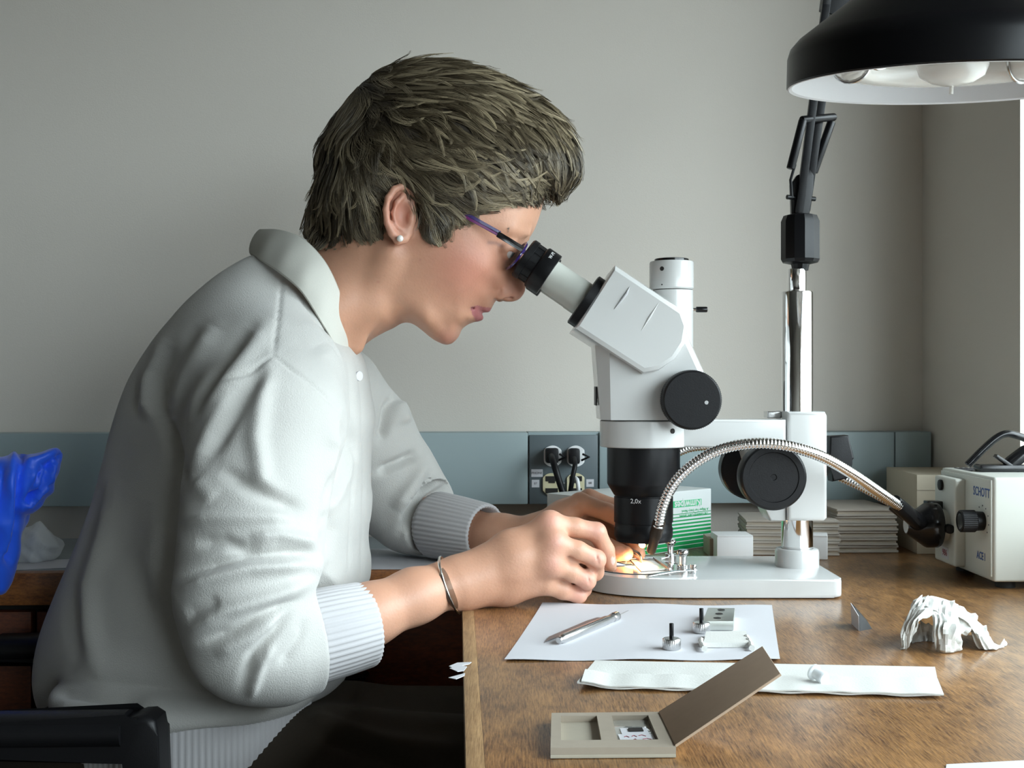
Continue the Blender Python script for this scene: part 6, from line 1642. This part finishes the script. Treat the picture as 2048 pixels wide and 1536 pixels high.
# trousers and shoes
tp = []
for d, hd in ((1.165, 1.135), (1.285, 1.205)):
    k = 1.14 / d
    hip = np.array([-0.38, hd, 0.565]); knee = np.array([0.02, d - 0.0, 0.575]); ank = np.array([0.03, d, 0.10])
    tp += [group_prim(chain([(hip, 0.075), ((hip + knee) / 2, 0.080), (knee, 0.064), (knee + (ank - knee) * 0.4, 0.06), (ank, 0.052)], 0.02), 0.03)]
tp.append(ell_prim((-0.40, 1.18, 0.575), (0.12, 0.11, 0.08), 0.05))
V, Q = polygonise(tp, 0.005); V, Q = tidy(V, Q); V = relax(V, Q, 2, 0.5)
px, py = to_px(V); N = vnormals(V, Q)
for line, amp, sig in (([(640, 1440), (760, 1480), (900, 1500)], 5, 16), ([(660, 1480), (760, 1510), (840, 1536)], -6, 14), ([(700, 1425), (820, 1440), (930, 1450)], 4, 14)):
    V = V + N * (amp / 1000 * np.exp(-(seg_dist(px, py, line) / sig) ** 2) * (V[:, 1] < 1.25))[:, None]
npmesh('trousers', V, Q, M_trous, pe)
for d in (1.14, 1.34):
    V, Q = polygonise([cone_prim((0.02, d, 0.055), (0.16, d, 0.045), 0.042, 0.038, 0.02), cone_prim((0.03, d, 0.1), (0.03, d, 0.05), 0.04, 0.04, 0.02)], 0.005); V, Q = tidy(V, Q); V[:, 2] = np.maximum(V[:, 2], 0.001)
    npmesh('shoe', V, Q, M_shoe, pe)

# ---- worn things
er = thing('pearl_earring', 'white pearl stud earring in the ear lobe', 'earring', P(800, 478, YH - 0.09))
bm = BM(); bmesh.ops.create_uvsphere(bm, u_segments=24, v_segments=16, radius=0.0034, matrix=Matrix.Translation(P(800, 477, YH - 0.0875))); obj('pearl', bm, mat('pearl', (0.78, 0.76, 0.72), 0.12, noise=0.02, coat=0.8), er)
bm = BM(); cyl(bm, P(800, 477, YH - 0.0855), P(800, 477, YH - 0.076), 0.0008, seg=8); obj('stud_post', bm, M_silver, er)
bc = thing('silver_bracelet', 'silver identity bracelet around the near wrist', 'bracelet', P(900, 1170, 1.14))
c = PA(900, 1170, 1.1375); e_ = PA(920, 1224, 1.1375) - PA(880, 1116, 1.1375); La = np.linalg.norm(e_) / 2; e_ /= 2 * La
pts = []; 
for i in range(49):
    t = 2 * math.pi * i / 48; pts.append(Vector(c + e_ * math.cos(t) * (La + 0.0006) + np.array([0, 1, 0]) * math.sin(t) * 0.0262 + np.array([0.002, 0, 0]) * math.sin(t)))
bm = BM(); tube(bm, pts[:-1] + [pts[0]], 0.0013, 8, cap=False); obj('chain_band', bm, M_silver, bc)
bm = BM(); w_ = np.array([e_[2], 0, -e_[0]]); top, bot = [], []
for i in range(17):
    s_ = -0.72 + 1.44 * i / 16; t = math.asin(s_) - math.pi / 2; wd = 0.0016 + 0.0030 * (1 - abs(2 * i / 16 - 1) ** 4)
    ctr_ = c + e_ * math.cos(t) * (La + 0.0018) + np.array([0, 1, 0]) * math.sin(t) * 0.0245
    ctr_ = c + e_ * s_ * (La + 0.0006) + np.array([0, -1, 0]) * math.sqrt(1 - s_ * s_) * 0.0282
    top.append(ctr_ + w_ * wd); bot.append(ctr_ - w_ * wd)
n = len(top); vs = [bm.verts.new(Vector(p)) for p in top] + [bm.verts.new(Vector(p)) for p in bot]
for i in range(n - 1): bm.faces.new([vs[i], vs[i + 1], vs[n + i + 1], vs[n + i]])
bmesh.ops.solidify(bm, geom=bm.faces[:], thickness=0.0012); obj('name_plate', bm, M_silver, bc)
gl = thing('eyeglasses', 'eyeglasses with dark purple temples worn at the eyepieces', 'glasses', P(1030, 500, YH - 0.05))
M_purp = mat('purple_acetate', lin(44, 28, 92), 0.15, noise=0.05, coat=0.5); M_mag = mat('magenta_acetate', lin(92, 14, 84), 0.2, noise=0.05)
for s in (-1, 1):
    def G(px, py, w):
        v = P(px, py, YH - w); v.y = YH + s * w; return v
    def tbar(pl, hh, m, name, up_=0.0):
        bm = BM(); pv = [G(*q) for q in pl]
        a, b_ = pv[0], pv[-1]; dr = (b_ - a).normalized(); n2 = dr.cross(YY).normalized()
        if n2.z < 0: n2 = -n2
        pts_ = [p + n2 * (up_ + hh) for p in pv] + [p + n2 * (up_ - hh) for p in reversed(pv)]
        prism(bm, pts_, (0, -0.0012, 0), (0, 0.0012, 0), 0.0004); return obj(name, bm, m, gl)
    tbar([(1000, 468, 0.0740), (935, 432, 0.0775), (880, 405, 0.083), (838, 388, 0.085)], 0.0016, M_purp, 'temple', 0.0012)
    tbar([(1000, 468, 0.0740), (935, 432, 0.0775), (880, 405, 0.083)], 0.0013, M_mag, 'temple_inlay', -0.0018)
    tbar([(1046, 499, 0.0665), (1020, 483, 0.0735), (995, 468, 0.0745)], 0.0030, M_blackg, 'temple_hinge')
    cL = G(1033, 512, 0.036); uy = Vector((0, 1, 0)); uu = Vector(FUP)
    bm = BM(); ell = [cL + uy * math.cos(2 * math.pi * i / 40) * 0.0255 + uu * math.sin(2 * math.pi * i / 40) * 0.0165 + Vector(FWD) * (-0.004 * (math.cos(2 * math.pi * i / 40) * -s) ) for i in range(40)]
    tube(bm, ell + [ell[0]], 0.0014, 8, cap=False); obj('rim', bm, M_purp, gl)
    bm = BM(); vs = [bm.verts.new(cL + (p - cL) * 0.98) for p in ell]; f = bm.faces.new(vs); bmesh.ops.solidify(bm, geom=[f], thickness=0.001); obj('lens', bm, mat('lens_tinted', (0.75, 0.72, 0.85), 0.03, alpha=0.22, noise=0.01) if 'lens_tinted' not in MATS else MATS['lens_tinted'], gl)
bm = BM(); tube(bm, catmull([PA(1045, 506, YH - 0.0105), PA(1051, 502, YH), PA(1045, 506, YH - 0.0105) + np.array([0, 0.021, 0])], 6), 0.0014, 8); obj('bridge', bm, M_purp, gl)
